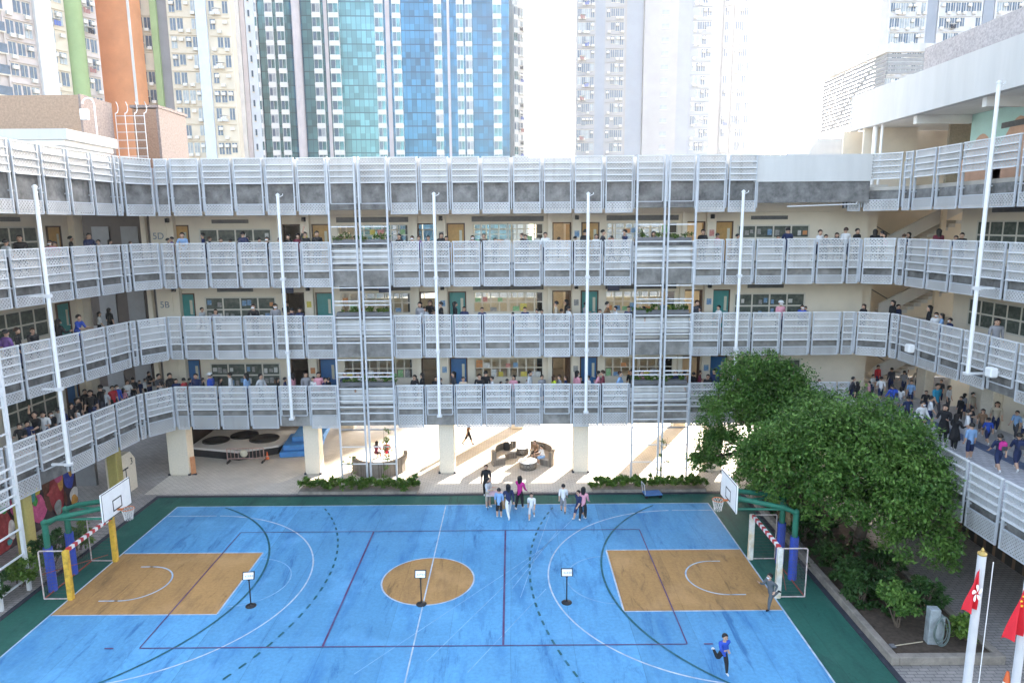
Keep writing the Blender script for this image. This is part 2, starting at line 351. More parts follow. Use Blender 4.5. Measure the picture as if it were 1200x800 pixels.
# white: boundary, centre line, key outlines, circles
b = MB(); quad(b, -16.5, 9.58, 31.67, 31.72, .02); quad(b, -16.52, -16.46, 10, 31.67, .02); quad(b, 9.54, 9.6, 10, 31.67, .02)
part('boundary_line', LWHITE, b)
b = MB(); line(b, (-3.3, 10), (-3.3, 31.66)); part('halfway_line', LWHITE, b)
b = MB(); arc(b, CC, 1.78, 0, 360, .06, .024); part('circle_line', LWHITE, b)
for x0, x1, xe, sg in ((-16.4, -10.55, -10.55, 1), (3.9, 9.5, 3.9, -1)):
    b = MB(); quad(b, x0, x1, 22.22, 22.28, .022); quad(b, x0, x1, 26.84, 26.90, .022); quad(b, xe - .03, xe + .03, 22.29, 26.83, .022)
    part('key_line', LWHITE, b)
b = MB(); arc(b, (-14.61, 24.45), 1.27, -95, 95, .06, .024); line(b, (-15.1, 25.72), (-14.6, 25.72), .06, .024); line(b, (-15.3, 23.18), (-14.6, 23.18), .06, .024); part('charge_arc', LWHITE, b)
b = MB(); arc(b, (7.99, 24.58), 1.27, 85, 275, .06, .024); line(b, (8.0, 25.85), (8.4, 25.85), .06, .024); line(b, (8.0, 23.31), (8.6, 23.31), .06, .024); part('charge_arc', LWHITE, b)
b = MB(); arc(b, (-10.52, 24.54), 1.8, -88, 88, .05); part('free_throw_arc', LFAINT, b)
b = MB(); arc(b, (3.85, 24.54), 1.8, 92, 268, .05); part('free_throw_arc', LFAINT, b)
b = MB(); arc(b, (-14.15, 24.45), 6.15, -88, 88, .06); line(b, (-16.4, 30.6), (-14.1, 30.6)); part('three_point_line', LWHITE, b)
b = MB(); arc(b, (7.66, 24.55), 6.31, 92, 268, .06); line(b, (7.6, 30.86), (9.5, 30.86)); part('three_point_line', LWHITE, b)
b = MB(); arc(b, (-17.94, 24.51), 8.0, -89, 89, .08, .028); part('goal_area_line', LGREEN, b)
b = MB(); arc(b, (11.89, 24.75), 8.4, 91, 269, .08, .028); part('goal_area_line', LGREEN, b)
b = MB(); arc(b, (-19.52, 24.78), 12.26, -60, 60, .08, .028, 87, True); part('dashed_line', LGREEN, b)
b = MB(); arc(b, (16.58, 25.0), 15.95, 130, 230, .08, .028, 97, True); part('dashed_line', LGREEN, b)
# maroon volleyball court
b = MB(); line(b, (-12.25, 28.78), (5.66, 28.82), .045, .032); line(b, (-12.25, 20.3), (5.66, 20.31), .045, .032)
line(b, (-12.25, 20.33), (-12.25, 28.75), .045, .032); line(b, (5.66, 20.34), (5.66, 28.79), .045, .032)
line(b, (-6.27, 20.33), (-6.27, 28.75), .07, .032); line(b, (-.36, 20.34), (-.36, 28.78), .07, .032); line(b, (-13.4, 20.3), (-13.1, 20.3), .06, .032); line(b, (6.2, 20.31), (6.5, 20.31), .06, .032)
part('volleyball_line', LMAROON, b)
# old diagonal scratches of tape right of the halfway line
b = MB()
for p, q in (((500, 775), (690, 590)), ((415, 790), (640, 640)), ((548, 788), (640, 690)), ((600, 690), (655, 620)), ((645, 600), (610, 700))):
    P, Q = atz(*p, 0), atz(*q, 0); line(b, P.xy, Q.xy, .03, .02)
part('faded_line', LFAINT, b)
# the dark drain strips round the apron
b = MB(); b.box(-18.2, 11.7, 32.85, 33.05, -.05, .03); b.box(-18.2, -18.0, 8, 32.85, -.05, .03); b.box(11.5, 11.7, 8, 32.85, -.05, .03)
struct(b.build('drain_strip', DKERB))
# ------------------------------------------------------------------ school blocks
FL = {1: 4.0, 2: 7.75, 3: 11.5, 4: 15.3}
RAIL = {1: (1.22, -.05, -.42, -1.13), 2: (1.21, -.25, -.63, -1.07), 3: (1.24, -.25, -.65, -1.08), 4: (1.63, .38, -.65, -1.19)}
_pm = {}
def panel_meshes(w, lv, apron=True, sheetm=None):
    sheetm = sheetm or PERF; k = (round(w, 2), lv, apron, sheetm.name)
    if k in _pm: return _pm[k]
    t, a, s, e = RAIL[lv]; w = k[0]
    f = MB(); fw = .055; lo = e if apron else s
    for x in (.03, w - .03 - fw): f.box(x, x + fw, -.035, .035, lo, t - .05)
    f.box(.0, w, -.045, .045, t - .05, t, 1)
    n = 4
    for i in range(n):
        z = a + (t - .05 - a) * i / n
        f.box(.03 + fw, w - .03 - fw, -.10, .003, z - .024, z + .024, 1)
    f.box(.03 + fw, w - .03 - fw, -.03, .03, s - .02, s + .02)
    if apron: f.box(.03 + fw, w - .03 - fw, -.03, .03, e, e + .03)
    for x in (.02, w - .05): f.box(x, x + .03, .036, .16, -.33, -.27)          # fixing lugs back to the slab
    l = MB()
    l.add([(.085, .004, a + .017), (w - .085, .004, a + .017), (w - .085, .004, t - .05), (.085, .004, t - .05)], [(0, 1, 2, 3)])
    p = None
    if apron:
        p = MB(); p.add([(.085, -.012, e + .03), (w - .085, -.012, e + .03), (w - .085, -.012, s - .02), (.085, -.012, s - .02)], [(0, 1, 2, 3)])
    _pm[k] = (f.mesh('railing_panel', [STEEL, WSTEEL]), l.mesh('louvre_sheet', sheetm), p.mesh('apron_sheet', sheetm) if p else None)
    return _pm[k]
_rp = random.Random(5)
def railing(parent, pts, lv, noapron=(), skip=(), sheetm=None):
    """panels along pts (x,y) -- each span one panel, outward = right-hand side of travel"""
    z = FL[lv]
    for i, (p, q) in enumerate(zip(pts[:-1], pts[1:])):
        if i in skip: continue
        d = Vector((q[0] - p[0], q[1] - p[1])); w = d.length - .12; u = d.normalized()
        f, l, a = panel_meshes(w, lv, i not in noapron, sheetm)
        o = link('railing_panel', f, parent, (p[0] + u.x * .06, p[1] + u.y * .06, z + _rp.uniform(-.008, .008)), rot=(_rp.uniform(-.006, .006), _rp.uniform(-.004, .004), math.atan2(d.y, d.x)))
        link('louvre_sheet', l, o)
        if a: link('apron_sheet', a, o)
_post = MB().box(-.03, .03, .07, .15, -1.0, 1.18).mesh('railing_post', STEEL)
def posts(parent, pts, lv):
    for i, p in enumerate(pts):
        q = pts[min(i + 1, len(pts) - 1)]; r = pts[max(i - 1, 0)]
        link('railing_post', _post, parent, (p[0], p[1], FL[lv]), math.atan2(q[1] - r[1], q[0] - r[0]))
def wall_open(b, x0, x1, y, z0, z1, ops, t=.16, m=0):
    """a wall along x at y..y+t with rectangular openings (xa,xb,za,zb)"""
    xs = sorted({x0, x1, *[o[0] for o in ops], *[o[1] for o in ops]})
    for a, c in zip(xs[:-1], xs[1:]):
        mid = (a + c) / 2; here = sorted([(o[2], o[3]) for o in ops if o[0] < mid < o[1]]); z = z0
        for za, zb in here:
            if za > z + 1e-4: b.box(a, c, y, y + t, z, za, m)
            z = zb
        if z < z1 - 1e-4: b.box(a, c, y, y + t, z, z1, m)
    return b
def window_mesh(w, h, nx, ny, deep=.06, fr=.05, sash=.035, name='window', mf=None, mp=None):
    f = MB(); f.box(0, w, 0, deep, 0, fr); f.box(0, w, 0, deep, h - fr, h); f.box(0, fr, 0, deep, fr, h - fr); f.box(w - fr, w, 0, deep, fr, h - fr)
    for i in range(1, nx): x = w * i / nx; f.box(x - sash, x + sash, .005, deep - .005, fr, h - fr)
    for j in range(1, ny): z = h * j / ny; f.box(fr, w - fr, .012, deep - .012, z - sash * .8, z + sash * .8)
    p = MB(); p.add([(fr, deep * .5 + .002, fr), (w - fr, deep * .5 + .002, fr), (w - fr, deep * .5 + .002, h - fr), (fr, deep * .5 + .002, h - fr)], [(0, 1, 2, 3)])
    return f.mesh('window_frame', mf or FRAMEW), p.mesh('window_pane', mp or PANE)
_wm = {}
def window(parent, x, y, z, w, h, nx, ny, rz=0.0, mp=None):
    k = (round(w, 2), round(h, 2), nx, ny, mp.name if mp else '')
    if k not in _wm: _wm[k] = window_mesh(k[0], k[1], nx, ny, mp=mp)
    f, p = _wm[k]; o = link('window', f, parent, (x, y, z), rz); link('window_pane', p, o); return o
_dm = {}
def door(parent, x, y, z, w, h, m, rz=0.0, view=True):
    k = (round(w, 2), round(h, 2), m.name)
    if k not in _dm:
        fr = MB(); fr.box(0, .07, -.03, .1, 0, h); fr.box(w - .07, w, -.03, .1, 0, h); fr.box(.07, w - .07, -.03, .1, h - .07, h)
        l = MB(); l.box(.07, w - .07, .02, .065, 0, h - .07)
        v = MB(); v.box(w - .32, w - .17, .012, .019, h * .45, h * .82)
        kn = MB(); kn.cyl((w - .14, .02, h * .45), (w - .14, -.05, h * .45), .02, .02, 8); kn.cyl((w - .14, -.05, h * .45), (w - .25, -.05, h * .45), .014, .014, 8)
        _dm[k] = (fr.mesh('door', BROWN), l.mesh('door_leaf', m), v.mesh('vision_panel', PALEGL), kn.mesh('door_handle', STEEL))
    a = _dm[k]; o = link('door', a[0], parent, (x, y, z), rz); link('door_leaf', a[1], o)
    if view: link('vision_panel', a[2], o)
    link('door_handle', a[3], o); return o
SIGNN = mat('navy sign', (.03, .04, .09), .4, .1, 3)
PALEGL = mat('pale wired glass', (.55, .53, .42), .25, .1, 3)
_bd = {}
def poster(parent, x, y, z, w, h, m, rz=0.0):
    k = (round(w, 2), round(h, 2), m.name)
    if k not in _bd: _bd[k] = MB().box(0, k[0], -.012, 0, 0, k[1]).mesh('poster', m)
    return link('poster', _bd[k], parent, (x, y, z), rz)
def noticeboard(parent, x, y, z, w, h, nx, ny, rz=0.0):
    f = MB(); f.box(0, w, -.03, .0, 0, h, 1)
    for i in range(nx + 1): xx = w * i / nx; f.box(xx - .04, xx + .04, -.05, -.031, -.04, h + .04, 0)
    for j in range(ny + 1): zz = h * j / ny; f.box(-.04, w + .04, -.048, -.032, zz - .04, zz + .04, 0)
    return f.build('notice_board', [FRAMEW, BOARD], parent, (x, y, z), rz)

YF = 35.3; YR = 44.9
# posts of the court front, west to east (panel joints read off the photograph at the roof level)
P_W = [-18.0, -17.2]                                        # narrow end panel
xs5 = list(np.linspace(-17.2, -9.25, 6))                    # five panels
xtr1 = list(np.linspace(-9.25, -6.2, 3))                    # trellis bay
xs8 = list(np.linspace(-6.2, 6.25, 9))                      # eight panels
xtr2 = list(np.linspace(6.25, 9.35, 3))
xsE = list(np.linspace(9.35, 17.2, 6)) + [17.95]            # five and a narrow one
FRONT = [-18.0] + xs5 + xtr1[1:] + xs8[1:] + xtr2[1:] + xsE[1:]
main = thing('school_block', 'four-storey cream school block with pale perforated railings across the far side of the court', 'school block', (0, YF, 0))
def M(b, n, m): return b.build(n, m, main, (0, -YF, 0))
NPT = [(x, 0) for x in FRONT]
for lv in (1, 2, 3, 4):
    if lv == 4:
        n = len([x for x in FRONT if x <= 12.5]); pts = NPT[:n]
        railing(main, pts, 4, noapron=(6, 7, 16, 17)); posts(main, pts, 4)
    else:
        skip = (6, 7, 16, 17)
        na = ()
        if lv == 1: na = (4, 9, 13)
        railing(main, NPT, lv, na, skip); posts(main, NPT, lv)
# slabs, edge beams
for lv in (1, 2, 3):
    F = FL[lv]
    M(MB().box(-21.5, 19.3, YF + .3, 45, F - .18, F), 'floor_slab', FLOORT)
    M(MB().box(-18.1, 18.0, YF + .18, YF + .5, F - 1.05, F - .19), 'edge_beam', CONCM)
    if lv > 1: M(MB().box(-19.4, 19.2, YF + .52, YR - .01, F - .22, F - .183), 'soffit', SOFFIT)  # pale ceiling sheet added to bounce light into the corridor
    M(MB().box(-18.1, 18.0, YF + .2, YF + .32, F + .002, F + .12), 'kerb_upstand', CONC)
    for x0, x1 in ((-9.25, -6.2), (6.25, 9.35)):
        w = MB(); w.box(x0, x1, YF + .34, YF + .48, F + .003, F + .98, 0)
        for z in (.3, .62): w.box(x0, x1, YF + .325, YF + .339, F + z, F + z + .03, 1)
        w.box(x0, x1, YF + .22, YF + .333, F + .93, F + 1.14, 1)
        M(w, 'parapet', [CONCL, CONC])
M(MB().box(-21.5, 19.3, YF + .45, 45.2, FL[4] - .25, FL[4] + .12), 'roof_slab', CONCL)
M(MB().box(-19.4, 19.2, YF + .52, YR - .01, FL[4] - .29, FL[4] - .253), 'soffit', SOFFIT)  # same added pale ceiling sheet, brightening the top corridor
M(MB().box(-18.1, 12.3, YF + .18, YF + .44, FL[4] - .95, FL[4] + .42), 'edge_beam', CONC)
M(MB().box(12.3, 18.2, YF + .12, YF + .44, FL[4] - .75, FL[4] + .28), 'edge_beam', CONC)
M(MB().box(12.3, 18.2, YF + .05, YF + .3, FL[4] + .285, FL[4] + 1.62), 'parapet', WHITEC)
M(MB().box(-18.1, 12.3, YF + .3, YF + .42, FL[4] + .425, FL[4] + 1.58), 'parapet', CONCL)
# walls, doors, windows by module of 7.4 m
MODS = [-18.45, -11.06, -3.64, 3.75, 11.1]
YW, YR = 38.0, 44.9
leafm = {1: BLUED, 2: TEAL, 3: OCHRE}
for lv in (1, 2, 3):
    F = FL[lv]; H = 2.75 if lv < 3 else 3.3
    ops = []; todo = []
    for k, c in enumerate(MODS):
        if k > 0: ops.append((c - 1.5, c - .45, F, F + 2.15))
        dx = c + (.1 if k else -.25); ops.append((dx, dx + 1.0, F, F + 2.15)); todo.append(('door', dx))
        if k in (1, 2, 3):
            ops.append((c + 1.5, c + 5.4, F + .95, F + 2.1)); todo.append(('win', c + 1.5))
        else: todo.append(('board', c + 1.55))
    b = MB(); wall_open(b, -19.6, 19.6, YW, F + .003, F + (3.5 if lv < 3 else 3.5), ops)
    M(b, 'corridor_wall', CREAM)
    ops2 = []
    for k, c in enumerate(MODS):
        if k in (1, 2, 3): ops2.append((c + 1.2, c + 6.1, F + 1.0, F + (2.5 if lv > 1 else 1.7)))
        elif k == 4: ops2.append((c + 2, c + 5.5, F + 1.0, F + 2.2))
    b = MB(); wall_open(b, -21.5, 19.6, YR, F + .003, F + 3.56, ops2); M(b, 'rear_wall', CREAMT)
    for o in ops2: window(main, o[0], YR - YF + .05, o[2], o[1] - o[0], o[3] - o[2], 6, 2)
    for k, c in enumerate(MODS):
        M(MB().box(c - .35, c + .05, YW + .17, YR - .01, F + .004, F + 3.5), 'room_wall', CREAM)
        M(MB().box(c - 1.75, c - 1.5, YW - .28, YW - .002, F + .004, F + 2.68), 'wall_pier', CREAM)
        M(MB().box(c - .42, c + .06, YW - .35, YW - .002, F + .004, F + 2.68), 'wall_pier', CREAM)
        if k > 0:
            M(MB().box(c - 2.3, c - 1.78, YW + .9, YW + .95, F + .3, F + 2.2), 'display_board', DARKR)
    for k, (kd, x) in enumerate(todo):
        if kd == 'door': door(main, x, YW - YF + .02, F, 1.0, 2.15, leafm[lv])
        elif kd == 'win':
            window(main, x, YW - YF + .05, F + .95, 1.93, 1.15, 4, 2); window(main, x + 1.97, YW - YF + .05, F + .95, 1.93, 1.15, 4, 2)
            for j in range(9):
                if random.random() < .75:
                    poster(main, x + .1 + j * .42, YW - YF + .045, F + random.choice((1.02, 1.02, 1.55)), random.choice((.26, .3, .36)), random.choice((.22, .28, .42)), random.choice(POST))
            M(MB().box(x - .02, x + 3.92, YW - .05, YW - .003, F + 2.22, F + 2.5), 'vent_louvre', GREYW)
        else:
            noticeboard(main, x - .2, YW - YF - .003, F + .55, 3.9, 1.35, 4, 2)
            for j in range(4):
                big = lv == 2 and k == 0
                if big: poster(main, x - .08 + j * .97, YW - YF - .035, F + 1.3, .36, .5, POST[(3, 0, 1, 2)[j]]); poster(main, x + .32 + j * .97, YW - YF - .036, F + 1.3, .34, .5, POST[(6, 0, 2, 3)[j]])
                for q in range(3):
                    for zz in (.62, 1.32):
                        if random.random() < .55 and not (big and zz > 1): poster(main, x - .1 + j * .97 + q * .28, YW - YF - .035, F + zz + random.uniform(0, .2), random.uniform(.16, .25), random.uniform(.2, .32), random.choice(POST[3:] + [POST[6], POST[3]]))
            M(MB().box(x + .5, x + 2.5, YW - .05, YW - .003, F + 2.22, F + 2.42), 'vent_louvre', GREYW)
    for k, c in enumerate(MODS):                                         # classroom doors standing open, brown leaf folded in
        if k == 0: continue
        fr = MB(); fr.box(c - 1.5, c - 1.43, YW - .03, YW + .12, F, F + 2.15); fr.box(c - .52, c - .45, YW - .03, YW + .12, F, F + 2.15); fr.box(c - 1.43, c - .52, YW - .03, YW + .12, F + 2.08, F + 2.15)
        o = M(fr, 'open_doorway', BROWN)
        lf = MB(); lf.obox((c - .54, YW + .18, F + 1.03), (c - .30 - .35 * (k % 2), YW + .95, F + 1.03), .045, 2.05); lf.build('door_leaf', OCHRE if lv == 3 else BROWN, o)
    M(MB().tube([(-19.3, YW - .04, F + 2.62), (17.4, YW - .04, F + 2.62)], .022, 6), 'conduit', CREAMT)
    for x in np.arange(-17.5, 17.5, 3.7): M(MB().box(x - .6, x + .6, 36.9, 37.0, F + 3.3 if lv < 3 else F + 3.28, F + 3.38 if lv < 3 else F + 3.36), 'lamp_fitting', WSTEEL)
    for c in MODS: M(MB().bev(c - .28, c - .08, YW - .52, YW - .352, F + 2.28, F + 2.52, .02), 'loudspeaker', BLACK)
    if lv == 2:
        for x in (-6.9, 5.55, -12.2):
            hb2 = MB(); hb2.box(x - .33, x + .33, YW - .9, YW - .86, F + 2.2, F + 2.5); hb2.box(x - .012, x + .012, YW - .89, YW - .87, F + 2.5, F + 3.3); o = M(hb2, 'hanging_sign', SIGNN)
            for q in range(3): MB().box(x - .24 + q * .18, x - .13 + q * .18, YW - YF - .907, YW - YF - .902, F + 2.26, F + 2.44).build('sign_patch', WHITE, o)
    # notice sheets on the piers, small lamps
    for c in MODS[1:]:
        poster(main, c - .3, YW - YF - .353, F + 1.35, .26, .34, random.choice(POST))
# lift lobby at the west end, dark
for lv in (1, 2, 3):
    F = FL[lv]
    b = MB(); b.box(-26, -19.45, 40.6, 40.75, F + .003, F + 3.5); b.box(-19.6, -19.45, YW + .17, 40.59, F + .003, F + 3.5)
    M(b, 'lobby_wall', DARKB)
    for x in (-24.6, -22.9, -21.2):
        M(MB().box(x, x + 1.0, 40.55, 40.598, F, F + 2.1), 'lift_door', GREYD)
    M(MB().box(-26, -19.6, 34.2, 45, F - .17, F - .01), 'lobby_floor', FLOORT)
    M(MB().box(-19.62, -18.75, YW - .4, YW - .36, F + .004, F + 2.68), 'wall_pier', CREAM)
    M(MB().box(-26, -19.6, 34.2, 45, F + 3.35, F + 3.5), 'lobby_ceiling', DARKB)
SIGNB = mat('blue grey lettering', (.16, .21, .27), .6, .1, 3)
for lv, s in ((3, '5D'), (2, '5B')):
    link('room_sign', textmesh('room_sign', s, .5, SIGNB), main, (-19.2, YW - YF - .41, FL[lv] + 1.55), rot=(PI / 2, 0, 0))
# front and rear columns of the open ground floor
for c in MODS:
    w = .42 if c > -18 else .55
    b = MB(); b.bev(c - w, c + w, 36.0, 36.75, .006, FL[1] - .19, .03)
    M(b, 'column', CREAMT)
    bb = MB()
    for sx in (-1, 1): bb.box(c + sx * w - .06, c + sx * w + .06, 35.96, 36.2, .006, .1)
    M(bb, 'column_guard', DKERB)
for c in (-21.6, -11.1, .3, 11.2):
    M(MB().bev(c - .42, c + .42, 44.2, 45.0, .006, FL[1] - .19, .03), 'column', CREAMT)
M(MB().box(-21.5, 19.3, 44.45, 44.95, FL[1] - .95, FL[1] - .19), 'edge_beam', CONCL)
M(MB().box(-27, -12.6, 45.2, 45.4, .006, FL[1] - .2), 'ground_wall', DARKB)
M(MB().box(-20.4, -20.2, 39.5, 45.1, .006, FL[1] - .2), 'ground_wall', DARKB)
M(MB().box(17.2, 17.4, 37, 45.1, .006, FL[1] - .2), 'ground_wall', CREAM)
M(MB().box(-21.5, 19.3, 35.75, 44.4, FL[1] - .26, FL[1] - .185), 'soffit', SOFFIT)

# ------------------------------------------------------------------ west wing
WW = thing('school_wing', 'cream school wing with pale blue louvred railings curving along the mural side of the court', 'school wing', (-20, 30, 0))
def W(b, n, m): return b.build(n, m, WW, (20, -30, 0))
XW = -22.4
endX = {1: -19.85, 2: -20.25, 3: -20.3, 4: -19.0}
for lv in (1, 2, 3, 4):
    A = Vector((endX[lv] - .55, 19.0)); B = Vector((-18.98, 33.45)); n = 9
    pts = [tuple(A.lerp(B, i / n)) for i in range(n + 1)]
    d = (B - A).normalized(); pts.append((-18.85, 33.9)); pts.append((-18.0, 35.28))
    na = (5,) if lv == 1 else ()
    loc = [(x + 20, y - 30) for x, y in pts]
    railing(WW, loc, lv, na); posts(WW, loc, lv)
    F = FL[lv]
    ip = [(x - .35, y) for x, y in pts[:-1]] + [(-18.2, YF + .4), (-26, YF + .4), (-26, 19)]
    if lv < 4:
        W(MB().prism(ip, F - .18, F - .006), 'floor_slab', FLOORT)
    W(MB().box(XW - 3, -20.45, 19.2, 35.2, F - .29, F - .255), 'soffit', SOFFIT)  # pale ceiling sheet added to brighten the wing's walkways
    be = MB()
    top = F - .19 if lv < 4 else F + .42
    for p, q in zip(pts[:-1], pts[1:]):
        dd = (Vector(q) - Vector(p)).normalized(); s = Vector((-dd.y, dd.x)) * .3
        zc = (F - 1.05 + top) / 2
        be.obox((p[0] + s.x, p[1] + s.y, zc), (q[0] + s.x, q[1] + s.y, zc), .24, top - (F - 1.05))
    W(be, 'edge_beam', CONC)
    if lv == 4:
        W(MB().prism(ip, F - .25, F + .11), 'roof_slab', CONCL)
        pw = MB()
        for p, q in zip(pts[:-1], pts[1:]):
            dd = (Vector(q) - Vector(p)).normalized(); s = Vector((-dd.y, dd.x)) * .3
            pw.obox((p[0] + s.x, p[1] + s.y, F + 1.0), (q[0] + s.x, q[1] + s.y, F + 1.0), .12, 1.1)
        W(pw, 'parapet', CONCL)
XW = -22.4
for lv in (1, 2, 3):
    F = FL[lv]
    W(MB().box(XW - .16, XW, 19, 36.2, F + .003, F + 3.5), 'corridor_wall', CREAM)
    for y in (20.2, 24.6, 29.0):
        noticeboard(WW, XW + 20 + .003, y - 30, F + .75, 3.6, 1.35, 4, 2, PI / 2)
        W(MB().box(XW + .002, XW + .05, y + .8, y + 2.6, F + 2.35, F + 2.55), 'vent_louvre', GREYW)
    for y in (33.3, 23.9 + .15):
        door(WW, XW + 20 + .035, y - 30, F, 1.05 if y > 30 else .5, 2.15, leafm[lv], PI / 2)
    W(MB().box(XW + .002, XW + .3, 35.0, 35.5, F + .003, F + 2.9), 'wall_pier', CREAM)
    for j in range(5): poster(WW, XW + 20 + .05, -9.4 + j * 1.9, F + 1.5, .5, .4, POST[(j + lv) % 7], PI / 2)
# ground storey of the wing: soffit, columns, mural wall behind
for y in (20, 26.5, 33.0):
    W(MB().bev(-20.4, -19.9, y - .25, y + .25, .006, FL[1] - .19, .03), 'column', mat('yellow green column tiles', (.42, .36, .12), .6, .1, 10))
W(MB().box(-26, -22.2, 34.6, 34.8, .006, FL[1] - .2), 'ground_wall', GREYD)

# ------------------------------------------------------------------ east wing
EW = thing('school_wing', 'pale school wing with louvred railings, staircases and a crowded first-floor deck beside the big tree', 'school wing', (19.5, 28, 0))
def E(b, n, m): return b.build(n, m, EW, (-19.5, -28, 0))
eX = {2: 19.35, 3: 20.2, 4: 20.5}
for lv in (2, 3, 4):
    A = Vector((19.55, 34.0)); Bp = Vector((eX[lv] + .1, 16.0)); n = 11
    pts = ([(17.98, 35.3)] if lv < 4 else [(17.2, 35.75), (18.0, 35.7)]) + [(19.4, 34.6)] + [tuple(A.lerp(Bp, i / n)) for i in range(n + 1)]
    loc = [(x - 19.5, y - 28) for x, y in pts]
    na = tuple(i for i, p in enumerate(pts) if lv == 2 and 25.9 < p[1] < 27.6)
    railing(EW, loc, lv, na); posts(EW, loc, lv)
    F = FL[lv]
    ip = [(x + .35, y) for x, y in pts[1:]] + [(34, 16), (34, 35.6), (18.3, 35.7)]
    E(MB().prism(ip[::-1], F - .18, F - .004), 'floor_slab', FLOORT)
    E(MB().box(19.7, 34, 35.61, 45, F - .18, F - .004), 'floor_slab', FLOORT)
    E(MB().box(20.6, 33, 16.2, 35.3, F - .23, F - .183), 'soffit', SOFFIT); E(MB().box(19.8, 33, 35.7, 44, F - .23, F - .183), 'soffit', SOFFIT)  # pale ceiling sheets added to brighten the deck and walkways below
    be = MB(); top = F - .19
    for p, q in zip(pts[:-1], pts[1:]):
        dd = (Vector(q) - Vector(p)).normalized(); s = Vector((-dd.y, dd.x)) * .3
        be.obox((p[0] + s.x, p[1] + s.y, F - .62), (q[0] + s.x, q[1] + s.y, F - .62), .24, .86)
    E(be, 'edge_beam', CONC)
XE = 22.7
MURT = mat('turquoise mural paint', (.46, .68, .62), .8, .08, 1)
MURB = mat('terracotta mural paint', (.58, .36, .25), .8, .1, 2)
for lv in (1, 2, 3, 4):
    F = FL[lv]; x = XE
    E(MB().box(x, x + .16, 14, 34.9 if lv > 1 else 33.0, F + .003, F + (3.5 if lv < 4 else 3.4)), 'corridor_wall', CREAM if lv < 4 else MURT)
    if lv < 4: E(MB().box(x + .17, 30, 34.7, 34.86, F + .003, F + 3.5), 'corridor_wall', CREAM)
    E(MB().box(19.62, 34, 41.6, 41.76, F + .003, F + 3.5), 'stair_hall_wall', CREAM)
    if lv > 1:
        for y in (33.6, 27.6, 22.6):
            if lv < 4: noticeboard(EW, x - 19.5 - .003, y - 28, F + .55 + .2, 4.4, 1.3, 5, 2, -PI / 2)
            E(MB().box(x - .05, x - .002, y - 2.9, y - .9, F + 2.45, F + 2.7), 'vent_louvre', GREYW)
    else:
        for y in (15.5, 19.5, 23.5, 27.5):
            door(EW, x - 19.5 - .04, y - 28, F, 1.2, 2.2, BROWN, -PI / 2)
# hills of the fourth-floor mural: flat painted shapes 6 mm proud of the wall
b = MB()
for yc, r, h in ((35.6 - 1.6, 1.5, .95), (31.6, 1.7, 1.35), (28.6, 1.5, 1.1), (26.0, 1.6, 1.6), (23.0, 1.9, 1.3)):
    ring = [(XE - .008, yc - r * s, FL[4] + 1.25 + h * (math.cos(s * PI) * .5 + .5) * 1.2) for s in np.linspace(-1, 1, 17)]
    vs = ring + [(XE - .008, yc - r, FL[4] + .01), (XE - .008, yc + r, FL[4] + .01)]
    b.add(vs, [tuple(range(len(vs)))])
E(b, 'mural_hills', MURB)
E(MB().box(19.7, 22.69, 39.4, 39.55, FL[4] + .003, FL[4] + 3.4), 'hall_wall', CREAM)
E(MB().box(22.72, 28, 36.6, 36.75, FL[4] + .003, FL[4] + 3.4), 'hall_wall', mat('brown tile wall', (.28, .235, .17), .7, .2, 12))  # brown tile colour with fine random mottling
# stairs: flight with solid white balustrade climbing away from the hall on each floor
for lv in (1, 2, 3):
    F = FL[lv]
    s = MB(); n = 11; x0, x1, z1 = 21.4, 25.6, 2.1
    for i in range(n):
        a = x0 + (x1 - x0) * i / n; c = x0 + (x1 - x0) * (i + 1) / n
        s.box(a, c, 39.3, 41.3, F + z1 * i / n, F + z1 * (i + 1) / n)
    st = E(s, 'staircase', CONCL)
    bl = MB(); q = [(x0 - .2, F + .35), (x1, F + z1 + .55), (x1, F + z1 + 1.35), (x0 - .2, F + 1.15)]
    vs = [(x, y, z) for y in (39.13, 39.28) for x, z in q]
    bl.add(vs, [(0, 1, 2, 3), (7, 6, 5, 4), (0, 4, 5, 1), (1, 5, 6, 2), (2, 6, 7, 3), (3, 7, 4, 0)])
    E(bl, 'balustrade', WHITEC)
    hr = MB(); hr.tube([(x0 - 1.0, 41.35, F + 2.6), (x0 + 1.6, 41.35, F + 1.1)], .03); E(hr, 'handrail', GREYD)
    E(MB().box(19.75, 20.3, 38.4, 38.75, F + .003, F + 3.3), 'wall_pier', CREAM)
    E(MB().box(24.2, 24.45, 38.9, 39.1, F + .003, F + 3.3), 'wall_pier', CREAM)
    E(MB().box(24.1, 24.55, 36.9, 37.0, F + 2.35, F + 2.75), 'exit_sign_box', BLACK)
# roof slab with deep fascia over the fourth floor
E(MB().box(19.6, 19.95, 14, 40.9, 18.68, 20.62), 'fascia', WHITEC)
E(MB().box(19.96, 34, 14, 40.9, 18.72, 18.98), 'roof_slab', SOFFIT)
E(MB().box(19.97, 24.4, 40.62, 40.88, 18.99, 20.58), 'fascia', WHITEC)
for y in (20.0, 25.0, 30.0, 35.0): E(MB().box(19.96, 22.68, y - .14, y + .14, 18.3, 18.715), 'roof_beam', SOFFIT)
E(MB().cyl((19.9, 38.6, FL[4]), (19.9, 38.6, 18.7), .13, .13, 14), 'round_column', WHITE)
E(MB().cyl((19.9, 37.9, FL[4]), (19.9, 37.9, 18.7), .07, .07, 12), 'drain_pipe', WHITE)
MOSG = mat('grey mosaic tiles', (.40, .37, .37), .6, .35, 9)
E(MB().box(24.5, 34, 14, 42.6, 18.99, 23.6), 'roof_tank_room', MOSG)
# pipes under the roof parapet at the corner
E(MB().tube([(14, 35.25, 14.35), (17.5, 35.25, 14.45), (18.4, 36.6, 15.1)], .03), 'drain_pipe', WSTEEL)
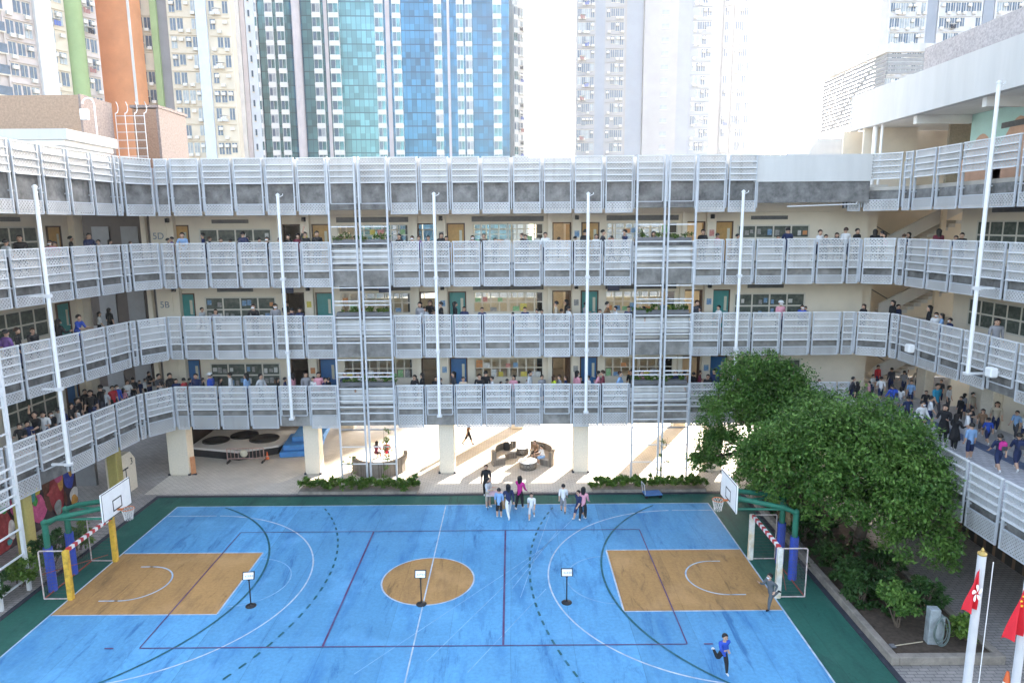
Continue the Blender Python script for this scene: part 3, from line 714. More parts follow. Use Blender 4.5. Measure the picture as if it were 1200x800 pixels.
# louvred rooftop screen
LV = thing('louvre_screen', 'grey horizontal louvre screen jutting out above the roof slab beside the white tower', 'louvre screen', (24.8, 47.4, 20.5))
for k in range(15):
    z = 20.65 + k * .26
    b = MB(); b.obox((0, .0, z - 20.5), (0, 9.2, z - 20.5), .10, .20); 
    if k > 9: b.obox((.06, 0, z - 20.5), (7, 0, z - 20.5), .10, .20)
    b.build('slat', mat('grey louvre slat', (.30, .30, .30), .6, .15, 3), LV)
for x, y in ((0, 0), (0, 3), (0, 6), (0, 9.2), (3.5, 0), (7, 0)):
    z0 = 0 if x == 0 and y > 0 else 2.6
    MB().box(x + .07, x + .13, y - .03 + .07, y + .03 + .07, z0, 4.2).build('upright', STEEL, LV)
MB().box(-.15, .15, -.2, 9.3, 3.98, 4.5).build('cornice', CONCL, LV); MB().box(.151, 7, -.2, .1, 3.98, 4.5).build('cornice', CONCL, LV)
b = MB(); b.obox((.4, 8.5, .2), (.4, 2, 3.9), .1, .1); b.build('brace', STEEL, LV)
MB().box(3.5, 7, 4, 9, -2, 3.2).build('stair_core', WHITEC, LV)

# first-floor deck
DK = thing('raised_deck', 'first-floor tiled deck with louvred railing running from the big tree toward the red flags', 'deck', (16.1, 26, 0))
def D(b, n, m): return b.build(n, m, DK, (-16.1, -26, 0))
DECKT = tiles('deck floor tiles', (.50, .50, .53), (.43, .43, .46), (.28, .28, .3), .3, .3, .014, .6, noise=.2)
DECKB = tiles('deck blue band tiles', (.10, .15, .27), (.085, .125, .24), (.07, .09, .14), .3, .3, .014, .6, noise=.2)
D(MB().box(16.3, 27.9, 12, 35.55, 3.8, 4.0), 'deck_floor', DECKT)
D(MB().box(17.7, 29, 35.56, 41.5, 3.8, 3.995), 'deck_floor', DECKT)
D(MB().box(19.9, 20.5, 12, 35.0, 4.001, 4.006), 'floor_band', DECKB)
D(MB().box(17.8, 20.4, 35.02, 35.5, 4.001, 4.006), 'floor_band', DECKB)
pts = [(16.15, 35.2 - i * (35.2 - 12.6) / 13) for i in range(14)]
loc = [(x - 16.1, y - 26) for x, y in pts]
railing(DK, loc, 1, sheetm=PERF2); posts(DK, loc, 1)
D(MB().box(16.3, 16.55, 12, 35.5, 3.0, 3.79), 'edge_beam', CONC)
for y in (29.0,): D(MB().bev(16.9, 17.4, y - .25, y + .25, .006, 3.79, .03), 'column', CREAMT)
for y in (17.5, 24.4, 31.0, 36.2): D(MB().bev(22.2, 22.9 - .21, y - .4, y + .4, 4.002, 7.5, .03), 'column', CREAMT)
LATT = tiles('brown lattice tile wall', (.17, .11, .07), (.12, .08, .05), (.03, .028, .026), .28, .28, .06, .7, noise=.25)
bb = MB().box(-.15, 0, 10, 36, .006, 3.79).build('lattice_wall', LATT, DK, (19.9 - 16.1, -26, 0))
for y in (15.0, 22, 28.5): D(MB().box(19.3, 19.74, y - .3, y + .3, .006, 3.79), 'pier', mat('dark red brick pier', (.12, .06, .045), .8, .2, 8))

# ------------------------------------------------------------------ housing towers behind the school
GL_T = mat('estate window glass', (.07, .11, .17), .12, .35, .9, spec=.6)
GL_L = mat('estate window glass pale', (.30, .34, .37), .15, .3, .9, spec=.6)
def towerglass(name, col, row=3.0, w=1.1, var=.35):
    m = bpy.data.materials.new(name); N, L = nt(m); p = N['Principled BSDF']; p.inputs['Roughness'].default_value = .22; p.inputs['Metallic'].default_value = .6
    tc = N.new('ShaderNodeTexCoord'); s = N.new('ShaderNodeSeparateXYZ'); L.new(tc.outputs['Object'], s.inputs[0])
    cx = mth(N, L, 'FLOOR', mth(N, L, 'DIVIDE', s.outputs[0], w)); cz = mth(N, L, 'FLOOR', mth(N, L, 'DIVIDE', s.outputs[2], row * .5))
    cb = N.new('ShaderNodeCombineXYZ'); L.new(cx, cb.inputs[0]); L.new(cz, cb.inputs[1])
    wn = N.new('ShaderNodeTexWhiteNoise'); wn.noise_dimensions = '2D'; L.new(cb.outputs[0], wn.inputs['Vector'])
    n1 = N.new('ShaderNodeTexNoise'); n1.inputs['Scale'].default_value = .09; n1.inputs['Detail'].default_value = 5; L.new(tc.outputs['Object'], n1.inputs[0])
    t = mth(N, L, 'ADD', mth(N, L, 'MULTIPLY', wn.outputs[0], var), mth(N, L, 'MULTIPLY', n1.outputs[0], .9))
    fx = mth(N, L, 'FRACT', mth(N, L, 'DIVIDE', s.outputs[0], w)); fz = mth(N, L, 'FRACT', mth(N, L, 'DIVIDE', s.outputs[2], row))
    ln = mth(N, L, 'MAXIMUM', mth(N, L, 'LESS_THAN', fx, .08), mth(N, L, 'LESS_THAN', fz, .085))
    mx = N.new('ShaderNodeVectorMath'); mx.operation = 'SCALE'; mx.inputs[0].default_value = col; L.new(mth(N, L, 'ADD', t, .3), mx.inputs['Scale'])
    mm = N.new('ShaderNodeMix'); mm.data_type = 'RGBA'; L.new(ln, mm.inputs[0]); L.new(mx.outputs[0], mm.inputs[6]); mm.inputs[7].default_value = (col[0] * .4, col[1] * .4, col[2] * .45, 1)
    L.new(mm.outputs[2], p.inputs['Base Color']); MATS[name] = m; return m
CURT = towerglass('blue curtain wall glass', (.024, .105, .18), var=.85)
CURTG = towerglass('teal curtain wall glass', (.085, .19, .21), var=.7)
TW = {n: mat(n, c, .85, .09, .35, stain=(tuple(x * .8 for x in c), .4, .5)) for n, c in (
    ('tower cream tile', (.66, .59, .48)), ('tower white tile', (.66, .65, .64)), ('tower pink white tile', (.58, .52, .49)), ('tower green tile', (.30, .40, .20)),
    ('tower orange tile', (.66, .30, .15)), ('tower grey tile', (.24, .23, .24)), ('tower pale blue tile', (.60, .66, .74)), ('tower mauve tile', (.55, .50, .51)), ('tower pale concrete', (.66, .63, .59)))}
ACW = mat('air conditioner white', (.68, .67, .64), .6, .15, 4)
LAUN = [mat('laundry ' + n, c, .9, .2, 3) for n, c in (('rose', (.34, .17, .16)), ('blue', (.1, .15, .4)), ('white', (.7, .7, .7)), ('dark', (.03, .03, .04)))]
def estate_window(w, h, var, wall):
    """one flat's window group: panes in frames, sills, air conditioners, a drying rack"""
    r = random.Random(var * 13 + int(w * 10)); b = MB()
    mats = [FRAMEW, GL_T, GL_L, ACW, wall] + LAUN
    n = max(2, int(w / .95)); cw = w / n
    for i in range(n):
        if r.random() < .16: continue
        x0 = i * cw + .12 * cw; x1 = (i + 1) * cw - .12 * cw; z0 = .2 * h + r.choice((0, .1)) * h; z1 = .88 * h
        b.box(x0 - .06, x1 + .06, -.10, -.002, z1, z1 + .07, 0); b.box(x0 - .06, x1 + .06, -.12, -.002, z0 - .07, z0, 0)
        b.box(x0, x1, -.05, -.002, z0, z1, 1 if r.random() < .68 else 2); b.box((x0 + x1) / 2 - .03, (x0 + x1) / 2 + .03, -.09, -.052, z0, z1, 0)
    for i in range(n):
        if r.random() < .8:
            x = i * cw + r.uniform(.1, .4) * cw; z = r.choice((.1, .62)) * h
            b.box(x, x + .62, -.5, -.125, z, z + .42, 3); b.box(x - .05, x + .67, -.52, -.122, z - .06, z - .005, 0)
    if r.random() < .3:
        x = r.uniform(.1, w - 1.2); m = r.choice((5, 6, 7, 7, 8, 8))
        for k in range(3): b.box(x + k * .33, x + k * .33 + .26, -.75, -.70, .1 * h, .1 * h + r.uniform(.5, .9), m)
        b.box(x - .05, x + 1.1, -.76, -.13, .1 * h + .91, .1 * h + .95, 3)
    b.box(-.05, w + .05, -.22, -.002, h - .12, h - .02, 4)
    return b, mats
def many(parent, name, placed, limit=100):
    """placed: (mesh builder mesh, (x,y,z)); the first `limit` parts are objects, the rest one part of kind stuff"""
    for me, p in placed[:limit]: link(name, me, parent, p)
    if len(placed) > limit:
        vs = []; fs = []; mi = []; mats = []; 
        for me, p in placed[limit:]:
            o = len(vs); mm = []
            for x in me.materials:
                if x not in mats: mats.append(x)
                mm.append(mats.index(x))
            vs += [(v.co.x + p[0], v.co.y + p[1], v.co.z + p[2]) for v in me.vertices]
            for f in me.polygons: fs.append(tuple(i + o for i in f.vertices)); mi.append(mm[f.material_index])
        me = bpy.data.meshes.new(name); me.from_pydata(vs, [], fs)
        for x in mats: me.materials.append(x)
        me.polygons.foreach_set('material_index', mi); me.update()
        o = link(name, me, parent); o['kind'] = 'stuff'
def tower(label, A, B, bays, floor, ztop, depth, wall, zwin, group=None):
    """A->B front edge on plan (outside on the right-hand side); bays: (u0,u1,kind,colour) in photo columns at row v=95"""
    A, B = Vector(A), Vector(B); d = (B - A).normalized(); rz = math.atan2(d.y, d.x); W_ = (B - A).length
    t = thing('residential_tower', label, 'tower', (A.x, A.y, 0), rz, group)
    MB().box(0, W_, 0, depth, 0, ztop).build('tower_wall', wall, t)
    def sx(u): p = atp(u, 95, A, B); return (Vector((p.x, p.y)) - A).dot(d)
    wins = {}
    cache = {}
    nz0, nz1 = int(zwin[0] / floor), int(zwin[1] / floor)
    for k, (u0, u1, kind, m) in enumerate(bays):
        x0, x1 = sx(u0), sx(u1); w = x1 - x0
        if kind == 'pier': MB().box(x0, x1, -.9, -.003, 0, ztop).build('pier', m, t)
        elif kind == 'strip': MB().box(x0, x1, -.25, -.003, 0, ztop).build('tower_strip', m, t)
        elif kind == 'round':
            b = MB(); r = w / 2; b.add([(x0 + r + r * math.cos(a), -.003 - .75 * r * math.sin(a) * 1.4, z) for z in (0, ztop) for a in np.linspace(PI, 0, 13)], [(i, i + 1, 14 + i, 13 + i) for i in range(12)], 0, True); b.build('pier', m, t)
        elif kind == 'glass': MB().box(x0, x1, -.35, -.003, 0, ztop).build('curtain_wall', m, t)
        elif kind == 'win':
            b = MB(); b.box(x0, x1, -.3, -.003, 0, ztop); b.build('tower_strip', m, t)
            for i in range(nz0, nz1):
                vv = (i * 7 + k * 3 + i // 4) % 11; key = (k, vv)
                if key not in cache: bb, mm = estate_window(w - .5, floor * .98, vv + k * 11, m); cache[key] = bb.mesh('window', mm)
                wins.setdefault('window', []).append((cache[key], (x0 + .25, -.3, i * floor)))
        elif kind == 'slot':
            for i in range(nz0, nz1):
                if ('slot', k) not in cache: cache['slot', k] = MB().box(0, w, -.06, -.003, floor * .3, floor * .72, 0).box(-.05, w + .05, -.1, -.003, floor * .22, floor * .29, 1).mesh('window', [GL_T, FRAMEW])
                wins.setdefault('window', []).append((cache['slot', k], (x0, -.26, i * floor)))
        elif kind == 'bay':
            for i in range(nz0, nz1):
                vv = i % 3
                if (k, vv) not in cache:
                    q = random.Random(k * 10 + vv); b = MB(); h = floor
                    b.box(0, w, -.95, -.36, .0, .18 * h, 0); b.box(.03, w - .03, -.85, -.36, .18 * h, .25 * h, 0)
                    b.box(.08, w - .08, -.80, -.36, .25 * h, .88 * h, 1 if q.random() < .7 else 2)
                    for xx in (.06, w * .5 - .03, w - .12): b.box(xx, xx + .06, -.84, -.36, .25 * h, .88 * h, 3)
                    b.box(.0, w, -.9, -.36, .88 * h, .999 * h, 0)
                    if q.random() < .8: b.box(w * .1, w * .45, -.83, -.801, .3 * h, .8 * h, 4)
                    cache[k, vv] = b.mesh('bay_window', [TW['tower white tile'], CURTG, GL_L, WSTEEL, GL_T])
                wins.setdefault('bay_window', []).append((cache[k, vv], (x0, 0, i * floor)))
    zmid = 40
    for n, lst in wins.items():
        lst.sort(key=lambda q: abs(q[1][2] - zmid)); many(t, n, lst)
    return t
W3 = mat('bright white tower tile', (.56, .56, .57), .85, .08, .3); W2 = mat('darkened white tower tile', (.33, .33, .345), .85, .08, .3); B2 = mat('darkened pale blue tile', (.27, .30, .35), .85, .08, .3); C2 = mat('darkened grey tile', (.30, .29, .29), .85, .1, .4)  # tile colours set darker so these towers don't wash out white
TG = 'housing towers behind the school'
c, wh, pw, gr, orr, gy, pb, mv, pc = (TW['tower ' + n] for n in ('cream tile', 'white tile', 'pink white tile', 'green tile', 'orange tile', 'grey tile', 'pale blue tile', 'mauve tile', 'pale concrete'))
tower('pale apartment tower with a green pier rising behind the tan tiled rooftop room', (-74, 84), (-62.2, 107.5),
      [(-60, -12, 'win', pw), (-12, 12, 'slot', pw), (10, 46, 'win', pw), (46, 65, 'pier', wh), (57, 83, 'win', c), (83, 103, 'round', gr), (98, 119, 'win', pw)], 2.75, 75, 16, pw, (14, 60), TG)
ot = thing('residential_tower', 'plain orange windowless tower flank rising between two cream apartment towers', 'tower', (-66.2, 112, 0), 0, TG)
MB().box(0, 7.8, 0, 3.4, 0, 80).build('tower_wall', orr, ot)
MB().box(7.5, 7.86, -.15, -.003, 0, 80).build('pier', wh, ot)
tower('cream apartment tower with a pale blue pier and rows of air conditioners', (-61.8, 116), (-45.3, 118),
      [(155, 186, 'win', c), (185, 192, 'pier', gr), (192, 207, 'strip', gy), (203, 240, 'win', c), (237, 249, 'pier', pb), (249, 276, 'win', c)], 2.75, 80, 3, c, (16, 62), TG)
tower('slender white and pink tower strip dotted with tiny windows beside the glass tower', (-56.0, 140), (-50.4, 140),
      [(273, 286, 'strip', wh), (287, 292, 'strip', mv), (293, 303, 'strip', pb), (279, 281, 'slot', wh), (296, 298, 'slot', wh)], 2.75, 90, 3, wh, (16, 70), TG)
tower('tall blue glass tower with white bay windows filling the sky behind the block', (-60.2, 164), (-.6, 167),
      [(300, 307, 'bay', wh), (308, 344, 'glass', CURTG), (316, 325, 'bay', wh), (329, 338, 'bay', wh), (346, 356, 'round', mv), (370, 380, 'bay', wh),
       (383, 387, 'strip', mv), (358, 382, 'glass', CURTG), (389, 401, 'bay', wh), (388, 452, 'glass', CURTG), (442, 452, 'bay', wh), (454, 459, 'strip', mv), (462, 472, 'bay', wh), (472, 510, 'glass', CURT), (510, 519, 'bay', wh), (519, 524, 'glass', CURT), (525, 528, 'strip', mv),
       (529, 536, 'glass', CURT), (536, 544, 'bay', wh), (546, 554, 'bay', wh), (555, 578, 'glass', CURT), (578, 588, 'bay', wh), (588, 597, 'glass', CURT)], 3.0, 95, 20, CURT, (16, 74), TG)
tower('narrow white tower side with balconies at the edge of the glass tower', (.6, 178), (4.6, 181), [(600, 605, 'bay', wh), (605, 613, 'win', wh)], 3.0, 72, 10, wh, (16, 68), TG)
tower('tall white apartment tower standing alone against the bright sky', (16.4, 166), (59.5, 166),
      [(675, 697, 'win', W2), (697, 708, 'strip', B2), (708, 731, 'win', W2), (731, 733, 'strip', C2), (733, 752, 'strip', B2), (753, 792, 'pier', W2), (792, 808, 'strip', B2), (808, 832, 'win', B2), (832, 843, 'strip', C2), (845, 856, 'win', W2), (857, 879, 'win', W2)], 2.95, 85, 16, W2, (16, 72), TG)
tt = [o for o in bpy.data.objects if o.get('label', '').startswith('tall white apartment tower standing')][0]
for i in range(6, 25): link('window', MB().box(0, 1.5, -.06, 0, 1.0, 2.0, 0).box(-.1, 1.6, -.12, 0, .9, 1.0, 1).mesh('window', [GL_L, FRAMEW]), tt, (18.3, -.905, i * 2.95))
tower('white apartment tower with blue windows half hidden by the louvred roof screen', (75.2, 140), (118, 140),
      [(1034, 1078, 'win', W3), (1078, 1090, 'strip', B2), (1091, 1142, 'win', W3), (1143, 1155, 'strip', B2), (1156, 1200, 'win', W3), (1200, 1225, 'win', W3)], 2.75, 85, 8, W3, (30, 66), TG)

# ------------------------------------------------------------------ rooftop rooms of the west wing
TAN = mat('tan mosaic tiles', (.38, .26, .18), .75, .24, 9)
MOSP = mat('pale pink mosaic tiles', (.24, .19, .175), .7, .34, 9)
RB = thing('rooftop_room', 'tan mosaic rooftop room with a white canopy slab above the curving wing', 'rooftop room', (-25.95, 38, 15.4))
b = MB(); b.box(-9, 3, 0, 2.8, 0, 5.1); b.build('room_wall', TAN, RB)
MB().box(3.003, 3.12, -.05, 2.85, 0, 5.14).build('side_wall', MOSP, RB)
MB().box(-9, 5.65, -5.6, -1.5, 2.15, 2.62).build('canopy', WHITEC, RB)
MB().box(-9, 5.45, -5.5, -1.6, 1.9, 2.145).build('canopy_beam', SOFFIT, RB)
for x, y in ((4.2, -2.2), (4.2, -5.0), (0, -2.2)): MB().box(x, x + .3, y, y + .3, 0, 1.9).build('column', WHITEC, RB)
SB = thing('rooftop_room', 'brown and pink mosaic stair tower beside the roof ladder', 'rooftop room', (-22.6, 42.6, 15.4))
MB().box(0, 1.4, 0, 3.4, 0, 5.1).build('room_wall', mat('brown mosaic tiles', (.30, .18, .12), .75, .24, 9), SB)
MB().box(1.403, 1.55, 0, 3.5, 0, 5.15).build('side_wall', MOSP, SB)
MB().box(-.1, 1.62, -.1, 3.6, 5.16, 5.32).build('roof_coping', MOSP, SB)
LD = thing('roof_ladder', 'white caged steel ladder on the rooftop between the two mosaic rooms', 'ladder', (-22.7, 40.9, 15.4))
for x in (0, .55, 1.1, 1.65): MB().tube([(x, 0, 0), (x, 0, 4.6)] + [(x, .35 * math.sin(a), 4.6 + .35 * (1 - math.cos(a))) for a in np.linspace(.3, 2.6, 6)], .024, 6).build('upright', WSTEEL, LD)
for k in range(10): MB().cyl((0, 0, .4 + k * .45), (1.65, 0, .4 + k * .45), .022, .022, 6).build('rung', WSTEEL, LD)
RL = thing('roof_lamp', 'curved rooftop lamp post with a white flood lamp above the tan room', 'lamp', (-21.7, 37.2, 15.4))
MB().tube([(0, 0, 0), (0, 0, 4.5)] + [(-.3 + .3 * math.cos(a), 0, 4.5 + .3 * math.sin(a)) for a in np.linspace(0, PI, 7)], .04, 8).build('post', WSTEEL, RL)
MB().bev(-.75, -.35, -.12, .12, 3.7, 4.25, .03).build('lamp_head', WHITE, RL)
SH = thing('stair_head', 'small white roof hut with a sloping top beyond the roof parapet', 'roof hut', (19.5, 46, 15.4))
b = MB(); b.prism([(0, 0), (5, 0), (5, 4), (0, 4)], 0, 2.3, 0); b.build('hut_wall', WHITEC, SH)
b = MB(); b.add([(-.2, -.2, 2.305), (5.2, -.2, 2.305), (5.2, 4.2, 2.305), (-.2, 4.2, 2.305), (.4, -.2, 3.5), (.4, 4.2, 3.5), (2.6, -.2, 3.5), (2.6, 4.2, 3.5)], [(0, 1, 6, 4), (3, 5, 7, 2), (0, 4, 5, 3), (4, 6, 7, 5), (6, 1, 2, 7), (0, 3, 2, 1)]); b.build('hut_roof', WHITEC, SH)
# ------------------------------------------------------------------ trees, shrubs, hedges: leaf-sized faces spread through lumpy crowns
def leafcloud(name, blobs, n, size, m, droop=.25, seed=1, shell=.55):
    """blobs: (cx,cy,cz,rx,ry,rz); leaves in clumps near the outside of each blob; every leaf a folded 2-quad face"""
    R = np.random.default_rng(seed); V = []; F = []
    vol = np.array([b[3] * b[4] * b[5] for b in blobs]) ** (2 / 3); cnt = (n * vol / vol.sum()).astype(int)
    P = []
    for b, k in zip(blobs, cnt):
        nc = max(6, k // 70)
        d = R.normal(size=(nc, 3)); d /= np.linalg.norm(d, axis=1)[:, None]; d[:, 2] = np.where(d[:, 2] < -.45, -d[:, 2] * .6, d[:, 2])
        rad = shell + (1.08 - shell) * R.random(nc) ** .6
        cen = d * rad[:, None] * np.array(b[3:6]) + np.array(b[:3])
        cs = R.uniform(.14, .34, nc) * min(b[3:6]) * .9
        i = R.integers(0, nc, k); o = R.normal(size=(k, 3)) * cs[i][:, None] * np.array([.6, .6, .42])
        P.append(cen[i] + o)
    P = np.concatenate(P); k = len(P); P = P[P[:, 2] > .05]; k = len(P)
    ln = size * R.uniform(.6, 1.35, k); wd = ln * R.uniform(.38, .6, k)
    az = R.uniform(0, 2 * PI, k); el = R.normal(-droop, .55, k)
    dx = np.c_[np.cos(az) * np.cos(el), np.sin(az) * np.cos(el), np.sin(el)]
    sx = np.c_[-np.sin(az), np.cos(az), R.normal(0, .35, k)]; sx /= np.linalg.norm(sx, axis=1)[:, None]
    up = np.cross(dx, sx)
    a = P; bq = P + dx * (ln * .5)[:, None] + sx * (wd * .5)[:, None] - up * (wd * .12)[:, None]; c = P + dx * ln[:, None]; dq = P + dx * (ln * .5)[:, None] - sx * (wd * .5)[:, None] - up * (wd * .12)[:, None]
    V = np.stack([a, bq, c, dq], 1).reshape(-1, 3); I = np.arange(k) * 4
    me = bpy.data.meshes.new(name); me.vertices.add(len(V)); me.vertices.foreach_set('co', V.ravel())
    me.loops.add(4 * k); me.loops.foreach_set('vertex_index', np.arange(4 * k)); me.polygons.add(k); me.polygons.foreach_set('loop_start', I); me.polygons.foreach_set('loop_total', np.full(k, 4))
    me.materials.append(m); me.update(); me.validate(); return me
def limb(b, p, q, r0, r1, wob, seed, n=5):
    R = random.Random(seed); p, q = Vector(p), Vector(q); pts = [p.lerp(q, i / n) + (Vector((R.uniform(-1, 1), R.uniform(-1, 1), R.uniform(-.4, .4))) * wob if 0 < i < n else Vector()) for i in range(n + 1)]
    for i in range(n):
        b.cyl(pts[i], pts[i + 1], r0 + (r1 - r0) * i / n, r0 + (r1 - r0) * (i + 1) / n, 9, 0, False)
    return pts[-1]
def tree(label, base, fork, blobs, n, size, m, seed, r=.22, group=None):
    t = thing('broadleaf_tree', label, 'tree', base, 0, group)
    b = MB(); f = limb(b, (0, 0, -.05), fork, r, r * .75, .08, seed)
    loc = [(x - base[0], y - base[1], z - base[2], *q) for x, y, z, *q in blobs]
    for i, q in enumerate(loc):
        limb(b, f, (q[0], q[1], q[2] + q[5] * .2), r * .5, r * .12, .25, seed + i + 1, 5)
        R = random.Random(seed * 3 + i)
        for k in range(4):
            e = (q[0] + R.uniform(-.7, .7) * q[3], q[1] + R.uniform(-.7, .7) * q[4], q[2] + R.uniform(-.3, .7) * q[5])
            limb(b, (f.x * .5 + q[0] * .5, f.y * .5 + q[1] * .5, f.z * .5 + q[2] * .5), e, r * .2, .02, .2, seed + 40 + i * 5 + k, 4)
    b.build('trunk', BARK, t)
    link('crown', leafcloud('crown', loc, n, size, m, seed=seed), t)
    return t
tree('large dense green tree spreading over the planter in front of the deck railing', (14.4, 26.6, .25), (.1, -.2, 2.3),
     [(11.6, 25.8, 4.5, 2.1, 2.1, 1.8), (13.6, 25.6, 5.3, 2.3, 2.2, 1.6), (14.5, 25.0, 4.5, 1.7, 2.0, 1.8), (14.6, 23.6, 3.1, 1.4, 1.5, 1.6), (13.2, 23.8, 4.0, 2.2, 1.7, 1.6),
      (11.0, 27.2, 3.6, 1.7, 1.7, 1.5), (14.6, 22.9, 2.2, 1.1, 1.0, 1.2), (12.2, 24.6, 3.1, 1.4, 1.3, 1.1), (13.0, 27.8, 4.9, 1.8, 1.6, 1.6), (10.4, 25.6, 3.3, 1.1, 1.1, .9)], 84000, .155, LEAF1, 3, .24)
tree('taller dark green tree touching the railings behind the large spreading tree', (12.0, 31.4, .25), (0, 0, 2.8),
     [(11.7, 31.6, 6.2, 1.9, 1.5, 1.4), (12.8, 31.6, 5.7, 1.6, 1.5, 1.4), (10.7, 31.2, 4.6, 1.8, 1.6, 1.5), (12.8, 30.8, 4.5, 2.2, 1.7, 1.5), (10.0, 31.0, 3.0, 1.3, 1.2, 1.2), (9.3, 31.6, 2.0, .8, .8, .9), (13.6, 30.2, 4.2, 1.3, 1.4, 1.3)], 48000, .155, LEAF1, 5, .2)
PG = 'shrubs in the planter beside the court'
def shrub(label, c, r, n, size, m, seed, group=PG):
    t = thing('shrub', label, 'shrub', (c[0], c[1], .2), 0, group)
    b = MB()
    R = random.Random(seed)
    for k in range(5): limb(b, (R.uniform(-.08, .08), R.uniform(-.08, .08), 0), (R.uniform(-.6, .6) * r[0], R.uniform(-.6, .6) * r[1], r[2] * 1.3), .03, .008, .06, seed + k, 4)
    b.build('stem', BARK, t)
    bl = [(R.uniform(-.35, .35) * r[0], R.uniform(-.35, .35) * r[1], r[2] * R.uniform(.75, 1.1), r[0] * R.uniform(.6, .8), r[1] * R.uniform(.6, .8), r[2] * R.uniform(.6, .85)) for k in range(4)]
    link('foliage', leafcloud('foliage', bl, n, size, m, seed=seed), t)
SHR = [('bright rounded shrub beside the grey cabinet with the coiled hose', (12.85, 20.9), (.75, .7, .85), 1700, .17, LEAF1),
       ('dark rounded shrub at the back corner behind the grey cabinet', (14.1, 21.6), (.7, .7, .85), 1500, .16, LEAF2),
       ('light leafy shrub drooping over the kerb right of the grey cabinet', (14.55, 20.2), (.5, .5, .5), 800, .15, LEAF3),
       ('low dark bush in the planter nearest the blue goal padding', (12.3, 25.2), (.6, .8, .6), 1300, .15, LEAF2),
       ('dark bush under the edge of the big tree crown', (12.6, 23.6), (.8, .9, .75), 1700, .16, LEAF2),
       ('dense dark bush halfway along the planter kerb', (12.35, 22.3), (.6, .7, .65), 1400, .15, LEAF2),
       ('shaded bush beside the big tree trunk', (13.9, 24.2), (.8, .8, .7), 1400, .16, LEAF2),
       ('shaded bush behind the basketball stand at the planter end', (12.4, 27.2), (.7, .9, .7), 1400, .15, LEAF2),
       ('low bush at the far planter end below the dark tree', (12.5, 29.2), (.7, 1.0, .7), 1200, .16, LEAF2),
       ('small upright shrub in the dark shade behind the bright shrub', (13.4, 22.4), (.55, .55, .7), 1000, .15, LEAF2)]
for i, (lb, c_, r, n, s, m) in enumerate(SHR): shrub(lb, c_, r, n, s, m, 60 + i)
WG = 'bushes beside the steel frame below the mural'
for i, (lb, c_, r, n) in enumerate([('leafy bush between the blue padded posts and the mural wall', (-18.5, 25.6), (.75, .9, .8), 2600), ('bush at the foot of the steel frame beside the goal', (-18.65, 24.0), (.6, 1.0, .65), 2600),
                                    ('low bush beside the steel frame nearest the viewer', (-18.75, 22.3), (.65, 1.0, .65), 2600), ('round bush behind the padded post farthest from the viewer', (-18.3, 26.9), (.5, .6, .7), 1200)]):
    shrub(lb, c_, r, n, .15, LEAF3 if i % 2 else LEAF2, 90 + i, WG)
def hedge(label, x0, x1, seed):
    t = thing('hedge', label, 'hedge', ((x0 + x1) / 2, 33.5, 0), 0, 'low hedges along the far side of the court'); w = (x1 - x0) / 2
    MB().box(-w, w, -.4, .5, .006, .16).build('planter_box', KERB, t)
    R = random.Random(seed); nb = int(w * 5)
    bl = [(-w + (i + .5) * 2 * w / nb, R.uniform(-.1, .1), .40, .32, .42, R.uniform(.22, .34)) for i in range(nb)]
    link('foliage', leafcloud('foliage', bl, int(w * 2200), .17, LEAF3, droop=-.45, seed=seed, shell=.2), t)
hedge('low green hedge under the steel trellis with the sofa and climbing plant behind it', -11.0, -4.9, 11)
hedge('low green hedge under the steel trellis with the blue trolley at its edge', 4.1, 9.9, 12)
# planter bed
PL = thing('planter_bed', 'long kerbed planter bed of bare soil under the trees beside the court', 'planter', (13.4, 26, 0))
MB().prism([(11.95 - 13.4, -6.6), (15.0 - 13.4, -6.6), (15.0 - 13.4, 6.6), (11.95 - 13.4, 6.6)], .006, .2).build('soil', SOIL, PL)
k = MB(); k.bev(-1.7, -1.46, -6.85, 6.85, .006, .30, .02); k.build('kerb', KERB, PL)
k = MB(); k.bev(-1.455, 1.84, -6.85, -6.62, .006, .30, .02); k.build('kerb', KERB, PL)
k = MB(); k.bev(1.61, 1.84, -6.615, 6.85, .006, .28, .02); k.build('kerb', KERB, PL)
k = MB(); k.bev(-1.455, 1.6, 6.62, 6.85, .006, .30, .02); k.build('kerb', KERB, PL)
gc = leafcloud('ground_cover', [(x, y, .28, .5, .6, .12) for x in (12.3, 12.9, 13.6, 14.3) for y in (22.0, 22.9, 23.8, 25, 26.2, 27.4, 28.6, 30, 31.2)], 11000, .14, LEAF2, seed=77, shell=.1)
tag(link('ground_cover', gc), 'dark green ground cover plants filling the shaded planter bed', 'ground cover', kind='stuff')

t = thing('dried_palm', 'dry brown fronds hanging beside the blue padded post under the tree', 'dried plant', (11.05, 26.6, .25))
b = MB(); limb(b, (0, 0, 0), (.05, -.3, 2.6), .07, .05, .05, 8); b.build('trunk', BARK, t)
link('fronds', leafcloud('fronds', [(.0, -.35, 2.3, .35, .35, .75), (-.1, -.4, 1.8, .3, .3, .5)], 420, .34, mat('dry frond', (.26, .19, .11), .9, .3, 5), droop=1.1, seed=31, shell=.1), t)
